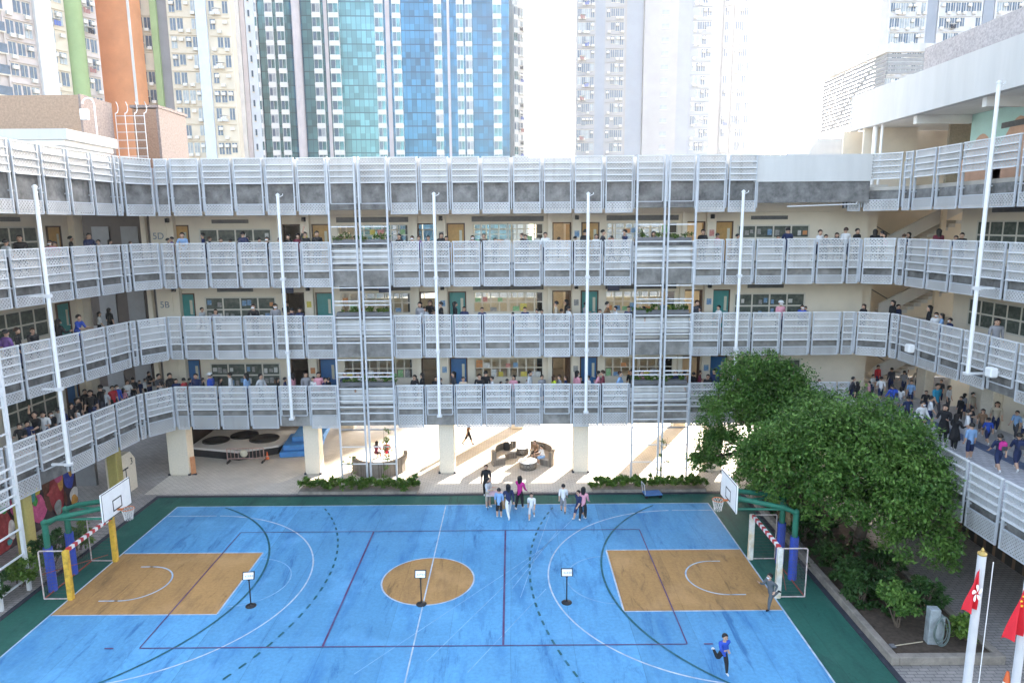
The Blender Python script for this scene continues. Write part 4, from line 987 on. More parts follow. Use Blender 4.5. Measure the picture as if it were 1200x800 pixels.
# ------------------------------------------------------------------ steel trellis frames, climbing plants
ZB = [2.95, 2.0, 1.05, .14]
for F in (4.0, 7.75, 11.5): ZB += [F + d for d in (1.16, .80, .50, .18, -.16, -1.06, -1.95 if F > 5 else -.6, 2.0)]
def trellis(label, xs, y, g='steel trellis frames climbing the block'):
    t = thing('steel_trellis', label, 'trellis', (xs[0], y, 0), 0, g)
    for x in xs: MB().box(x - xs[0] - .045, x - xs[0] + .045, -.05, .05, 0, 16.9).build('post', STEEL, t)
    for a, b_ in ((0, 1), (2, 3)):
        for z in sorted(set(ZB)): MB().box(xs[a] - xs[0] + .046, xs[b_] - xs[0] - .046, -.03, .03, z - .025, z + .025).build('crossbar', WSTEEL, t)
    return t
trellis('tall white steel trellis frame on the block, its base behind the hedge with the climber', (-9.12, -7.78, -7.58, -6.2), 34.75)
trellis('tall white steel trellis frame on the block, its base behind the hedge beside the trolley', (6.3, 7.7, 7.9, 9.25), 34.75)
t = thing('steel_trellis', 'tall white steel trellis frame fixed to the curving wing beside the mural and bushes', 'trellis', (-18.45, 22.6, 0), 0, 'steel trellis frames climbing the block')
for y in (0, 1.45, -1.5): MB().box(-.06, .06, y - .06, y + .06, 0, 15.0).build('post', WSTEEL, t)
for z in (.5, 1.5, 2.5, 3.5, 3.85, 4.2, 4.55, 4.9, 6.2, 7.2, 7.6, 8.0, 8.4, 8.8, 10.2, 11.3, 11.7, 12.1, 12.5, 13.8):
    for a in (-1.5, 0): MB().box(-.03, .03, a + .061, a + 1.389 if a == 0 else a + 1.439, z - .03, z + .03).build('crossbar', WSTEEL, t)
def climber(label, x, y, z0, h, n, seed):
    t = thing('climbing_plant', label, 'climber', (x, y, z0), 0, None); b = MB()
    limb(b, (0, 0, 0), (.15, 0, h), .018, .006, .06, seed, 8); b.build('stem', BARK, t); R = random.Random(seed)
    link('foliage', leafcloud('foliage', [(R.uniform(-.25, .3), 0, h * (i + .5) / 6, .22, .12, .2) for i in range(6)], n, .15, LEAF3, seed=seed, shell=.1), t)
climber('sparse climbing plant growing up the trellis in front of the curved sofa', -6.9, 34.6, .15, 3.0, 260, 5)
climber('thin climbing stem on the trellis post beside the sofa end', -8.6, 34.6, .15, 1.4, 90, 6)
climber('thin climbing stem on the trellis with the trolley at its foot', 8.0, 34.6, .15, 2.3, 120, 7)
for i, (x0, y0, F) in enumerate([(x, y, F) for F in (4.0, 7.75, 11.5) for x in (-7.7, 7.8) for y in (35.52,)]):
    t = thing('planter_trough', '%s planter trough on the %s-floor parapet behind the trellis %s' % (('leafy green', 'overgrown green')[x0 > 0], ('first', 'second', 'third')[int((F - 4) / 3.7)], 'with the climber' if x0 < 0 else 'above the trolley'), 'planter', (x0, y0, F + 1.15), 0, 'planter troughs on the parapets')
    MB().box(-1.45, 1.45, -.14, .2, .0, .2).build('trough', GREYD, t)
    R = random.Random(i)
    link('foliage', leafcloud('foliage', [(-1.2 + k * .48 + R.uniform(-.1, .1), R.uniform(-.08, .1), .24 + R.uniform(-.08, .12), .28, .2, R.uniform(.12, .26)) for k in range(6)], 620, .15, LEAF3 if i % 3 else LEAF1, seed=20 + i, shell=.1), t)

# ------------------------------------------------------------------ white masts
MG = 'white masts standing off the railings'
def mast(label, x, y, z0, z1, dx, dy):
    t = thing('white_mast', label, 'mast', (x, y, 0), 0, MG)
    MB().cyl((0, 0, z0), (0, 0, z1), .085, .075, 14).build('pole', WHITE, t)
    MB().bev(-.13, .13, -.13, .13, z0 - .12, z0, .02).build('foot_plate', WSTEEL, t)
    b = MB(); b.obox((0, 0, z0 - .06), (dx, dy, z0 - .06), .09, .09); b.build('bracket', WSTEEL, t)
    for z in (8.2, 12.0):
        if z0 + 1 < z < z1 - 1:
            b = MB(); b.obox((0, 0, z - 1.1), (dx, dy, z - 1.1), .07, .07); b.box(-.11, .11, -.11, .11, z - 1.17, z - 1.03); b.build('bracket', WSTEEL, t)
    b = MB(); b.lathe([(.1, 0), (.1, .06), (.03, .12), (0, .13)], 12, 0, (0, 0, z1)); b.tube([(0, 0, z1 - .1), (.25, 0, z1 + .02), (.25, 0, z1 + .1)], .02, 6); b.build('cap', WSTEEL, t)
mast('white mast standing off the curving wing railings above the mural', -18.45, 27.1, 3.95, 15.1, -.7, 0)
mast('white mast in front of the block between the lift lobby and the first trellis', -11.65, 34.85, 3.6, 15.05, 0, .4)
mast('white mast in front of the block just right of the first trellis', -3.85, 34.85, 3.7, 15.05, 0, .4)
mast('white mast in front of the block just left of the second trellis', 3.87, 34.85, 3.85, 15.0, 0, .4)
mast('white mast whose foot disappears behind the dark tree crown', 11.62, 34.85, 3.8, 15.05, 0, .4)
mast('long white mast standing off the railings above the crowded deck', 18.75, 27.45, 7.45, 18.75, .7, 0)
for i, (u, v, lv) in enumerate(((1067, 408, 2), (1163, 436, 2))):
    p = atx(u, v, 19.25)
    t = thing('flood_lamp', 'small white flood lamp fixed under the second-floor railing, %s the long mast' % ('before', 'past')[i], 'lamp', p)
    MB().bev(-.2, .12, -.2, .2, -.2, .2, .05).build('lamp_head', WHITE, t); MB().box(.12, .3, -.05, .05, -.05, .05).build('bracket', WSTEEL, t)

# ------------------------------------------------------------------ basketball stands
PADG, PADB = GREEN, BLUEP
NETW = mat('white net cord', (.7, .7, .68), .9, .1, 5)
def hoop(label, loc, rz):
    """local +x = into the court; origin on the ground between the two posts"""
    t = thing('basketball_stand', label, 'basketball stand', loc, rz, 'basketball stands at the two court ends')
    for y in (-.62, .62):
        b = MB(); b.cyl((0, y, 0), (0, y, 1.75), .16, .16, 16); b.build('post_pad', PADB, t)
        b = MB(); b.cyl((0, y, 1.75), (0, y, 2.75), .11, .11, 14); b.build('post', PADG, t)
        b = MB(); b.tube([(0, y, 2.72), (.5, y * .98, 2.92), (2.35, y * .62, 3.25)], .095, 12); b.lathe([(0, -.12), (.12, -.06), (.125, .06), (0, .14)], 12, 0, (0, y, 2.74)); b.build('arm', PADG, t)
        b = MB(); b.tube([(.35, y * .98, 2.85), (2.35, y * .5, 2.75)], .05, 8); b.build('brace', PADG, t)
    b = MB(); b.cyl((0, -.62, 2.6), (0, .62, 2.6), .07, .07, 10); b.build('cross_tube', PADG, t)
    bd = MB(); bd.bev(2.36, 2.42, -.95, .95, 2.82, 3.92, .012); bo = bd.build('backboard', WHITE, t)
    m = MB(); f = 2.4225
    def fr(y0, y1, z0, z1, w):
        m.box(f, f + .004, y0, y1, z0, z0 + w); m.box(f, f + .004, y0, y1, z1 - w, z1); m.box(f, f + .004, y0, y0 + w, z0 + w, z1 - w); m.box(f, f + .004, y1 - w, y1, z0 + w, z1 - w)
    fr(-.3, .3, 3.0, 3.45, .05); fr(-.945, .945, 2.825, 3.915, .03); m.build('target_frame', BLACK, bo)
    r = MB(); c = (2.42 + .15 + .225, 0, 3.0); n = 20
    pts = [(c[0] + .225 * math.cos(a), .225 * math.sin(a), c[2]) for a in np.linspace(0, 2 * PI, n + 1)]
    r.tube(pts, .014, 6); r.box(2.426, 2.6, -.06, .06, 2.96, 3.0); r.build('ring', mat('orange ring', (.55, .16, .04), .5, .1, 4), t)
    q = MB()
    for i in range(12):
        a0, a1, a2 = [2 * PI * (i + d) / 12 for d in (0, .5, 1)]
        P = lambda a, rr, z: (c[0] + rr * math.cos(a), rr * math.sin(a), z)
        for s in (1, -1):
            q.tube([P(a0, .225, 3.0), P(a0 + s * PI / 12, .19, 2.86), P(a0, .16, 2.72), P(a0 + s * PI / 12, .14, 2.56)], .006, 4)
    q.build('net', NETW, t)
hoop('basketball stand with white backboard beside the mural wall', (-17.5, 24.6, 0), 0)
hoop('basketball stand with white backboard under the tree branches', (10.75, 25.05, 0), PI)
def goal(label, loc, rz, pad):
    """local +x into the court"""
    t = thing('handball_goal', label, 'goal', loc, rz, 'small goals at the two court ends')
    for y in (-1.45, 1.45):
        b = MB(); b.bev(-.1, .1, y - .1, y + .1, 0, 1.95, .03); b.build('goalpost', pad(y), t)
    n = 15; cb = MB()
    for i in range(n):
        a, c = -1.35 + 2.7 * i / n, -1.35 + 2.7 * (i + 1) / n; cb.box(-.06, .06, a, c, 1.86, 1.98, i % 2)
    cb.build('crossbar', [RED, WHITE], t)
    for y in (-1.45, 1.45):
        b = MB(); b.tube([(-.1, y, 1.93), (-.95, y, 1.93), (-1.0, y, 1.88), (-1.0, y, .04), (-.1, y, .04)], .025, 8); b.build('side_frame', mat('rusty white goal frame', (.5, .44, .42), .6, .3, 6, stain=((.3, .12, .07), .6, 5)), t)
    b = MB(); b.tube([(-1.0, -1.45, .04), (-1.0, 1.45, .04)], .025, 8); b.tube([(-1.0, -1.45, 1.0), (-.3, 1.45, .3)], .012, 6); b.build('ground_bar', mat('rusty red bar', (.3, .07, .05), .6, .2, 5), t)
    nb = MB()
    for i in range(25):
        y = -1.45 + 2.9 * i / 24; nb.tube([(-.99, y, .05), (-.96, y, 1.9)], .004, 4)
    for k in range(14):
        z = .12 + k * .135; nb.tube([(-.98, -1.45, z), (-.98, 1.45, z)], .004, 4)
        for y in (-1.45, 1.45): nb.tube([(-.98, y, z), (-.05, y, z)], .004, 4)
    nb.build('net', mat('grey goal net cord', (.12, .11, .11), .9, .2, 4), t)
goal('small handball goal with yellow padded posts in front of the mural wall', (-16.4, 24.78, 0), 0, lambda y: YELL)
WY = mat('white and yellow goal post', (.62, .60, .55), .6, .2, 5, stain=((.55, .36, .05), .8, 1.6))
goal('small handball goal with white and yellow posts under the tree', (9.68, 24.56, 0), PI, lambda y: WY)
# posters' hand-lettered sign stands (the lettering is too small to read: strokes only)
def sign(label, x, y, rz):
    t = thing('sign_stand', label, 'sign stand', (x, y, .012), rz, 'black sign stands across the court')
    MB().lathe([(0, 0), (.19, 0), (.19, .02), (.15, .045), (.05, .06), (.03, .09)], 24).build('base', BLACK, t)
    MB().cyl((0, 0, .05), (0, 0, 1.06), .024, .022, 12).build('pole', BLACK, t)
    MB().bev(-.045, .045, -.03, .03, 1.0, 1.09, .01).build('clamp', BLACK, t)
    h = MB(); h.obox((0, -.06, 1.06), (0, .055, 1.32), .42, .03, 0, (0, 1, 0)); fo = h.build('sign_frame', BLACK, t)
    s = MB(); s.obox((0, -.065, 1.088), (0, .029, 1.30), .35, .006, 0, (0, 1, 0)); so_ = s.build('sign_sheet', WHITE, fo); so_.location = (0, -.012, .0)
    k = MB(); R = random.Random(int(x * 10))
    for i in range(5):
        cx = -.12 + i * .06
        for j in range(3):
            zz = 1.165 + j * .022; yy = -.065 + (zz - 1.088) * .443
            if R.random() < .8: k.box(cx, cx + .04, yy - .022, yy - .0195, zz, zz + .009)
        k.box(cx + .017, cx + .024, -.065 + .1 * .443 - .0225, -.065 + .1 * .443 - .02, 1.165, 1.218)
    k.build('lettering', mat('blue black lettering', (.05, .06, .16), .6, .1, 3), fo)
sign('black sign stand beside the ochre key in front of the mural side', -9.54, 22.79, .1)
sign('black sign stand on the edge of the centre circle', -3.36, 22.82, 0)
sign('black sign stand on plain blue floor between the circle and the key under the tree', 1.92, 22.86, 0)

# ------------------------------------------------------------------ under the block: sofas, tables, mats, stage
RAT = tiles('woven grey rattan', (.27, .235, .195), (.22, .19, .16), (.09, .075, .06), .06, .03, .006, .8, noise=.2, nscale=3)
CUSH = mat('grey brown seat cushion', (.36, .32, .28), .9, .12, 5)
def sofa(label, c, r0, r1, a0, a1, g='curved rattan sofas under the block', h=.85):
    t = thing('curved_sofa', label, 'sofa', (c[0], c[1], .006), 0, g)
    def seg(ra, rb, z0, z1, m, name, n=14, bulge=0):
        ts = [math.radians(a0 + (a1 - a0) * i / n) for i in range(n + 1)]; b = MB(); V = []
        for a in ts: V += [(ra * math.cos(a), ra * math.sin(a), z0), (rb * math.cos(a), rb * math.sin(a), z0), (rb * math.cos(a), rb * math.sin(a), z1), (ra * math.cos(a), ra * math.sin(a), z1)]
        F = [(0, 1, 2, 3), tuple(4 * n + k for k in (3, 2, 1, 0))]
        for i in range(n):
            for k in range(4): F.append((4 * i + k, 4 * i + 4 + k, 4 * i + 4 + (k + 1) % 4, 4 * i + (k + 1) % 4))
        b.add(V, F, 0); b.fix = True; return b.build(name, m, t)
    seg(r0, r1 - .2, 0, .34, RAT, 'seat_base'); seg(r0 - .02, r1 - .2, .343, .45, CUSH, 'seat_cushion'); seg(r1 - .195, r1, 0, h, RAT, 'backrest')
    return t
sofa('large curved rattan sofa with its back to the court, behind the hedge with the climber', (-7.5, 36.9), .75, 1.55, 195, 385)
sofa('curved rattan sofa with a black bag on it, left of the round table', (.25, 37.7), .75, 1.5, 92, 205)
sofa('curved rattan sofa where two people sit, right of the round table', (.95, 37.7), .75, 1.5, -35, 85)
def rtable(label, x, y, r, h):
    t = thing('round_table', label, 'table', (x, y, .006), 0, 'round rattan tables among the sofas')
    MB().lathe([(0, 0), (r * .92, 0), (r, h * .5), (r * .95, h), (0, h)], 24).build('table_base', RAT, t)
    MB().lathe([(0, h + .001), (r * 1.05, h + .001), (r * 1.05, h + .035), (0, h + .035)], 24, 0, (0, 0, 0), False).build('table_top', WHITE, t)
rtable('round rattan coffee table with white top between the two seated people and the black bag', .85, 36.75, .5, .42)
rtable('low round table with white top deeper under the block behind the curved sofas', .55, 39.2, .42, .42)
rtable('round coffee table with white top inside the big curved sofa', -7.5, 37.1, .5, .42)
b = thing('backpack', 'black backpack leaning on the curved rattan sofa seat', 'bag', (-.35, 38.55, .46))
MB().bev(-.2, .2, -.12, .12, 0, .5, .07).build('bag_body', BLACK, b); MB().bev(-.14, .14, -.17, -.121, .06, .28, .02).build('front_pocket', BLACK, b)
for i, (x, y, z, w, d, h, rz) in enumerate(((-12.9, 40.2, .006, 2.3, 2.6, .34, .15), (-12.75, 40.3, .35, 2.2, 2.4, .34, .12), (-12.5, 40.8, .7, 1.9, 2.2, .34, .1))):
    t = thing('gym_mat', ('thick blue gym mat at the bottom of the stack beside the column', 'thick blue gym mat in the middle of the stack', 'thick blue gym mat on top of the stack')[i], 'gym mat', (x, y, z), rz, 'stacked blue gym mats')
    MB().bev(-w / 2, w / 2, -d / 2, d / 2, 0, h, .05).build('mat_body', mat('blue gym mat vinyl', (.06, .23, .55), .5, .12, 2.5), t)
    MB().box(-w / 2 - .004, w / 2 + .004, -d / 2 - .004, d / 2 + .004, h * .46, h * .5).build('seam_band', BLUEP, t)
# the white stage platform with round openings
ST = thing('stage_platform', 'large white platform with round black openings stored under the block near the lift side', 'platform', (-16.6, 40.4, -.36), -.05)
WPL = mat('dull white stage board', (.52, .51, .50), .7, .15, 2, stain=((.3, .29, .28), .5, 2))
MB().prism([(-2.6, -1.4), (.6, -2.1), (2.6, -.9), (3.0, 2.0), (-2.8, 2.0)], .85, .97).build('platform_top', WPL, ST)
MB().prism([(-2.5, -1.3), (.6, -2.0), (2.5, -.8), (2.9, 1.9), (-2.7, 1.9)], .37, .848).build('platform_skirt', BLACK, ST)
for x, y, r in ((-1.6, -.2, .75), (-.3, .9, .8), (1.25, .25, .85)):
    MB().lathe([(r + .05, 0), (r + .05, .06), (r, .08), (r * .96, .01), (0, .01)], 28).build('round_opening', BLACK, ST, (x, y, .971))
BF = thing('crowd_barrier', 'low rusty pink barrier on small feet in front of the white platform', 'barrier', (-16.6, 38.0, .006), .03)
RP = mat('rusty pink steel', (.40, .27, .24), .6, .25, 5, stain=((.25, .1, .06), .6, 4))
for a, c in (((0, 0, .12), (0, 0, .85)), ((2.1, 0, .12), (2.1, 0, .85)), ((0, 0, .85), (2.1, 0, .85)), ((0, 0, .25), (2.1, 0, .25))): MB().tube([a, c], .03, 8).build('rail', RP, BF)
for i in range(1, 10):
    if i not in (4, 5): MB().tube([(.21 * i, 0, .26), (.21 * i, 0, .84)], .013, 6).build('bar', RP, BF)
MB().lathe([(0, 0), (.22, 0), (.22, .02), (0, .02)], 20).build('round_plate', mat('cream plate', (.6, .55, .42), .5, .1, 3), BF, (.95, .02, .55)).rotation_euler = (PI / 2, 0, 0)
for x in (.05, 2.05): MB().box(x - .03, x + .03, -.25, .25, .0, .12).build('foot', BLACK, BF)
def cone(label, x, y, h, z=.006):
    t = thing('traffic_cone', label, 'cone', (x, y, z), 0, 'orange traffic cones')
    OR = mat('orange cone plastic', (.62, .12, .03), .5, .12, 4)
    MB().bev(-h * .26, h * .26, -h * .26, h * .26, 0, .035, .01).build('base', OR, t); MB().lathe([(h * .2, .036), (h * .05, h), (0, h)], 20).build('cone_body', OR, t)
    MB().lathe([(h * .152, h * .38), (h * .108, h * .62)], 20, 0, (0, 0, 0)).build('band', WHITE, t)
cone('orange traffic cone on the paving at the foot of the flagpoles', 14.3, 17.85, .72)
cone('small orange cone in front of the white platform under the block', -14.5, 38.6, .45)
t = thing('orange_board', 'narrow orange board leaning on the wide first column under the block', 'board', (-17.72, 36.15, .006), 0)  # board put in for an orange strip at the column foot
b = MB(); b.obox((0, 0, .0), (-.06, .08, 1.0), .26, .03); b.build('board', mat('plain orange board', (.50, .22, .10), .7, .2, 5), t); MB().box(-.15, .15, -.08, .08, 0, .05).build('foot', DKERB, t)
# corner pier with its house number
PR = thing('corner_wall', 'short cream wall with a cut corner and the number 3 beside the mural', 'wall', (-20.2, 33.6, 0))
b = MB(); V = [(x, y, z) for x in (-.3, .3) for y, z in ((-.8, 0), (.8, 0), (.8, 1.6), (.4, 2.1), (-.8, 2.1))]
b.add(V, [(0, 1, 2, 3, 4), (9, 8, 7, 6, 5)] + [(i, 5 + i, 5 + (i + 1) % 5, (i + 1) % 5) for i in range(5)]); b.fix = True; b.build('wall_body', CREAMT, PR)
link('number', textmesh('number', '3', .5, BLACK), PR, (.305, .45, 1.55), rot=(PI / 2, 0, PI / 2))
b = MB(); b.box(.303, .32, -.4, .1, 1.3, 1.37); b.box(.303, .315, -.15, -.1, .7, 1.3); b.build('tap_pipe', DKERB, PR)
# mural wall: abstract cut shapes in strong colours
MU = thing('mural_wall', 'low wall with a bright abstract mural of blue, red, orange and yellow shapes along the wing', 'mural wall', (-21.6, 28.5, 0))
MB().box(-.2, 0, -8.5, 3.6, .006, 2.95).build('wall_body', mat('dark mural ground', (.05, .03, .04), .7, .3, 2), MU)
mc = {n: mat('mural ' + n, c, .65, .25, 3, stain=(tuple(min(1, x * 1.7 + .05) for x in c), .6, 5)) for n, c in (('blue', (.03, .05, .34)), ('red', (.28, .03, .04)), ('orange', (.45, .22, .05)), ('yellow', (.5, .4, .04)), ('green', (.06, .3, .06)), ('pink', (.45, .07, .2)), ('white', (.55, .52, .5)), ('brown', (.09, .03, .02)), ('teal', (.05, .25, .26)), ('grey', (.2, .22, .22)))}
def blob(y, z, ry, rz, m, k, seed):
    R = random.Random(seed); b = MB(); n = 26; ph = R.random() * 6
    pts = [(.004 + k * .003, y + ry * math.cos(a) * (1 + .14 * math.sin(3 * a + ph)), max(.05, min(2.93, z + rz * math.sin(a) * (1 + .12 * math.cos(2 * a + ph))))) for a in np.linspace(0, 2 * PI, n + 1)[:-1]]
    b.add(pts, [tuple(range(n))]); b.build('painted_shape', mc[m], MU)
for i, q in enumerate([(-7.5, 1.2, 1.0, 1.1, 'teal'), (-6.6, 1.9, .8, .7, 'green'), (-6.9, .8, .8, .5, 'grey'), (-5.3, 1.0, .8, .8, 'teal'), (-4.7, 2.6, 3.6, .35, 'blue'), (-4.1, .8, .5, .6, 'pink'), (-3.6, .5, .35, .35, 'white'), (-3.1, 1.9, .7, .7, 'blue'), (-2.7, 1.5, .55, .75, 'orange'),
                       (-2.2, .6, .6, .5, 'pink'), (-1.5, .9, .8, .85, 'red'), (-1.2, 2.3, .35, .6, 'green'), (-.9, .8, .25, .4, 'white'), (-.5, 2.0, .35, .9, 'brown'), (-.1, 1.5, .3, .7, 'blue'), (.15, .7, .35, .6, 'white'), (.75, 2.2, .33, .65, 'yellow'), (.8, 1.0, .5, .6, 'pink'), (1.5, 1.6, .35, 1.1, 'brown'), (2.1, 1.4, .5, 1.2, 'red'), (2.4, 1.7, .2, .5, 'orange'), (3.0, 1.9, .42, .85, 'blue'), (3.25, .6, .3, .5, 'white')]): blob(*q, i, i)
for i in range(60):
    R = random.Random(i + 500); blob(R.uniform(-8.2, 3.4), R.uniform(.3, 2.7), R.uniform(.08, .28), R.uniform(.1, .45), R.choice(list(mc)), 24 + i * .3, i + 300)
# the grey cabinet with the coiled hose, planter
CB = thing('metal_cabinet', 'weathered grey sheet metal cabinet standing in the bare planter corner', 'cabinet', (13.5, 20.05, .2), -.1)
GM = mat('galvanised sheet', (.36, .40, .42), .45, .25, 4, metal=.3, stain=((.2, .2, .19), .5, 3))
MB().bev(-.22, .1, -.14, .14, 0, 1.2, .01).build('cabinet_body', GM, CB); MB().bev(.103, .26, -.12, .12, 0, .95, .01).build('side_box', GM, CB)
HS = thing('garden_hose', 'coiled grey green hose hanging on the metal cabinet', 'hose', (13.5, 19.86, .2))
b = MB(); R = random.Random(4)
for k in range(7):
    w, h, cx = R.uniform(.12, .24), R.uniform(.32, .55), R.uniform(-.02, .14)
    b.tube([(cx + w * math.sin(a), -.02 - .012 * k + .02 * math.sin(a * 2), .55 + h * math.cos(a)) for a in np.linspace(0, 2 * PI, 33)], .012, 6)
b.build('coil', mat('grey green hose', (.13, .17, .16), .5, .2, 6), HS)
BR = thing('broom_handle', 'pale broom stick lying on the soil beside the grey cabinet', 'broom', (12.7, 19.9, .26))
MB().cyl((-.55, -.1, 0), (.45, .1, .0), .016, .016, 8).build('stick', mat('pale wood stick', (.5, .42, .3), .7, .2, 6), BR); MB().bev(-.72, -.551, -.2, -.02, -.03, .03, .015).build('broom_head', GREYD, BR)
t = thing('flatbed_trolley', 'blue flatbed trolley with a grey handle parked beside the hedge', 'trolley', (7.0, 32.55, .012), .1)
MB().bev(-.45, .45, -.3, .3, .16, .22, .015).build('platform', mat('blue trolley bed', (.05, .14, .33), .5, .15, 4), t)
for x in (-.36, .36):
    for y in (-.22, .22): MB().cyl((x, y - .02, .08), (x, y + .02, .08), .08, .08, 14).build('wheel', BLACK, t)
MB().tube([(-.42, -.24, .22), (-.5, -.24, .75), (-.5, .24, .75), (-.42, .24, .22)], .018, 8).build('handle', STEEL, t)
t = thing('folding_table', 'small folding table with black legs beside the group of teachers', 'table', (-.75, 31.3, .012), 0)
MB().bev(-.55, .55, -.3, .3, .70, .735, .008).build('table_top', mat('pale table top', (.55, .5, .47), .5, .1, 3), t)
for x in (-.48, .48):
    for y in (-.25, .25): MB().cyl((x, y, 0), (x * .92, y, .699), .015, .015, 8).build('leg', BLACK, t)
t = thing('cardboard_box', 'brown cardboard box on the floor under the folding table', 'box', (-.55, 31.3, .02), .2)
MB().bev(-.22, .22, -.18, .18, 0, .42, .008).build('box_body', mat('cardboard', (.34, .22, .12), .85, .12, 4), t); MB().box(-.221, .221, -.03, .03, .4205, .423).build('tape', mat('parcel tape', (.42, .32, .2), .3, .1, 3), t)
t = thing('drinks_sheet', 'pale pink cloth bundle lying on the folding table', 'cloth', (-.85, 31.25, .75))
MB().lathe([(0, 0), (.3, .0), (.33, .04), (.2, .1), (0, .12)], 14).build('cloth_body', mat('pink cloth', (.55, .38, .42), .9, .15, 6), t)
# flagpoles in the near corner
def flag(label, cat, x, y, ztop, fl):
    t = thing('flagpole', label, 'flagpole', (x, y, 0), 0, 'white flagpoles near the viewer')
    MB().cyl((0, 0, 0), (0, 0, ztop), .06, .046, 18).build('pole', mat('grey white flagpole', (.50, .51, .53), .45, .08, 2), t)
    MB().cyl((0, 0, 0), (0, 0, .12), .2, .18, 18).build('base_flange', STEEL, t)
    MB().lathe([(.046, 0), (.05, .006), (.05, .03), (.012, .036), (.022, .055), (.018, .072), (0, .10)], 16, 0, (0, 0, ztop)).build('finial', mat('gold finial', (.42, .30, .10), .4, .1, 4, metal=.6), t)
    hl = MB(); hl.tube([(.09, -.07, .9), (.085, -.08, ztop - .05)], .006, 5); hl.build('halyard', WSTEEL, t)
    f = thing('flag', fl['label'], 'flag', (x, y, ztop), 0, None)
    n, mz = 14, 18; V = []; w, h = fl['w'], fl['h']
    for j in range(mz + 1):
        s = j / mz
        for i in range(n + 1):
            q = i / n; width = w * (.22 + .78 * s ** .75)
            V.append((-.06 - q * width, -.06 - .05 * math.sin(q * 9 + s * 2.5) * (.25 + s) - .03 * q, -.14 - h * (s * .86 + q * .12) - .05 * q * s * math.sin(q * 6)))
    b = MB(); b.add(V, [(j * (n + 1) + i, j * (n + 1) + i + 1, (j + 1) * (n + 1) + i + 1, (j + 1) * (n + 1) + i) for j in range(mz) for i in range(n)], 0, True)
    o = b.build('cloth', mat('red flag cloth', (.60, .02, .035), .8, .1, 3), f)
    fl['emblem'](f, V, n)
    return t
def bauhinia(f, V, n):
    b = MB(); c = Vector((-.125, -.165, -.40))
    for k in range(5):
        a = 2 * PI * k / 5 + .35; ring = []
        for s in np.linspace(0, 2 * PI, 13)[:-1]:
            rr = .058 + .042 * math.cos(s); th = a + .38 * math.sin(s) + .25 * (rr - .06) / .06
            ring.append((c.x + rr * math.cos(th) * .62, c.y + .001 * k, c.z + rr * 1.15 * math.sin(th)))
        b.add(ring, [tuple(range(12))])
    b.build('white_flower_emblem', WHITE, f)
def star(f, V, n):
    ym = mat('yellow star', (.75, .52, .04), .7, .1, 3); b = MB()
    for (cx, cz, r) in ((-.13, -.30, .062), (-.19, -.25, .022), (-.21, -.31, .022), (-.20, -.37, .022), (-.15, -.41, .022)):
        pts = [(cx + (r if i % 2 == 0 else r * .4) * math.sin(PI * i / 5), -.19, cz + (r if i % 2 == 0 else r * .4) * math.cos(PI * i / 5)) for i in range(10)]
        b.add(pts, [tuple(range(10))])
    b.build('yellow_stars', ym, f)
flag('white flagpole with a gold tip in front of the deck lattice wall', 'flagpole', 5.60, 7.6, 9.66, dict(label='limp red flag with a white flower emblem on the flagpole', w=.15, h=.60, emblem=bauhinia))
flag('white flagpole cut off by the picture edge, carrying the darker red flag', 'flagpole', 6.2, 7.6, 9.48, dict(label='limp red flag with small yellow stars at the picture edge', w=.22, h=.80, emblem=star))
# ------------------------------------------------------------------ people: one continuous skinned body per pose, clothing by region
SKIN = mat('skin', (.50, .31, .22), .55, .06, 5)
HAIRM = mat('black hair', (.012, .010, .010), .45, .2, 8)
HAIRB = mat('brown hair', (.05, .025, .015), .45, .2, 8)
MASKM = mat('white face mask', (.72, .74, .78), .8, .05, 5)
CLO = {k: mat('cloth ' + n, c, .9, .12, 6) for k, (n, c) in dict(k=('black', (.018, .018, .02)), n=('navy', (.02, .03, .085)), w=('white', (.66, .66, .66)), b=('royal blue', (.03, .08, .42)), l=('light blue', (.22, .36, .58)),
     g=('grey', (.25, .25, .27)), p=('pink', (.60, .28, .34)), r=('red', (.42, .03, .04)), m=('maroon', (.16, .03, .05)), u=('purple', (.16, .08, .25)), y=('lime yellow', (.48, .58, .04)), e=('beige', (.42, .36, .28)),
     t=('teal', (.03, .26, .42)), o=('orange', (.55, .2, .04)), d=('dark grey', (.055, .055, .065)), s=('pale grey', (.48, .50, .53)), v=('magenta', (.48, .03, .22)), c=('camouflage grey', (.10, .11, .12)), h=('brown', (.2, .12, .07))).items()}
CNAME = dict(k='black', n='navy', w='white', b='royal blue', l='light blue', g='grey', p='pink', r='red', m='maroon', u='purple', y='lime yellow', e='beige', t='teal', o='orange', d='dark grey', s='pale grey', v='magenta', c='patterned grey', h='brown')
def Rx(a): return Matrix.Rotation(math.radians(a), 3, 'X')
def Ry(a): return Matrix.Rotation(math.radians(a), 3, 'Y')
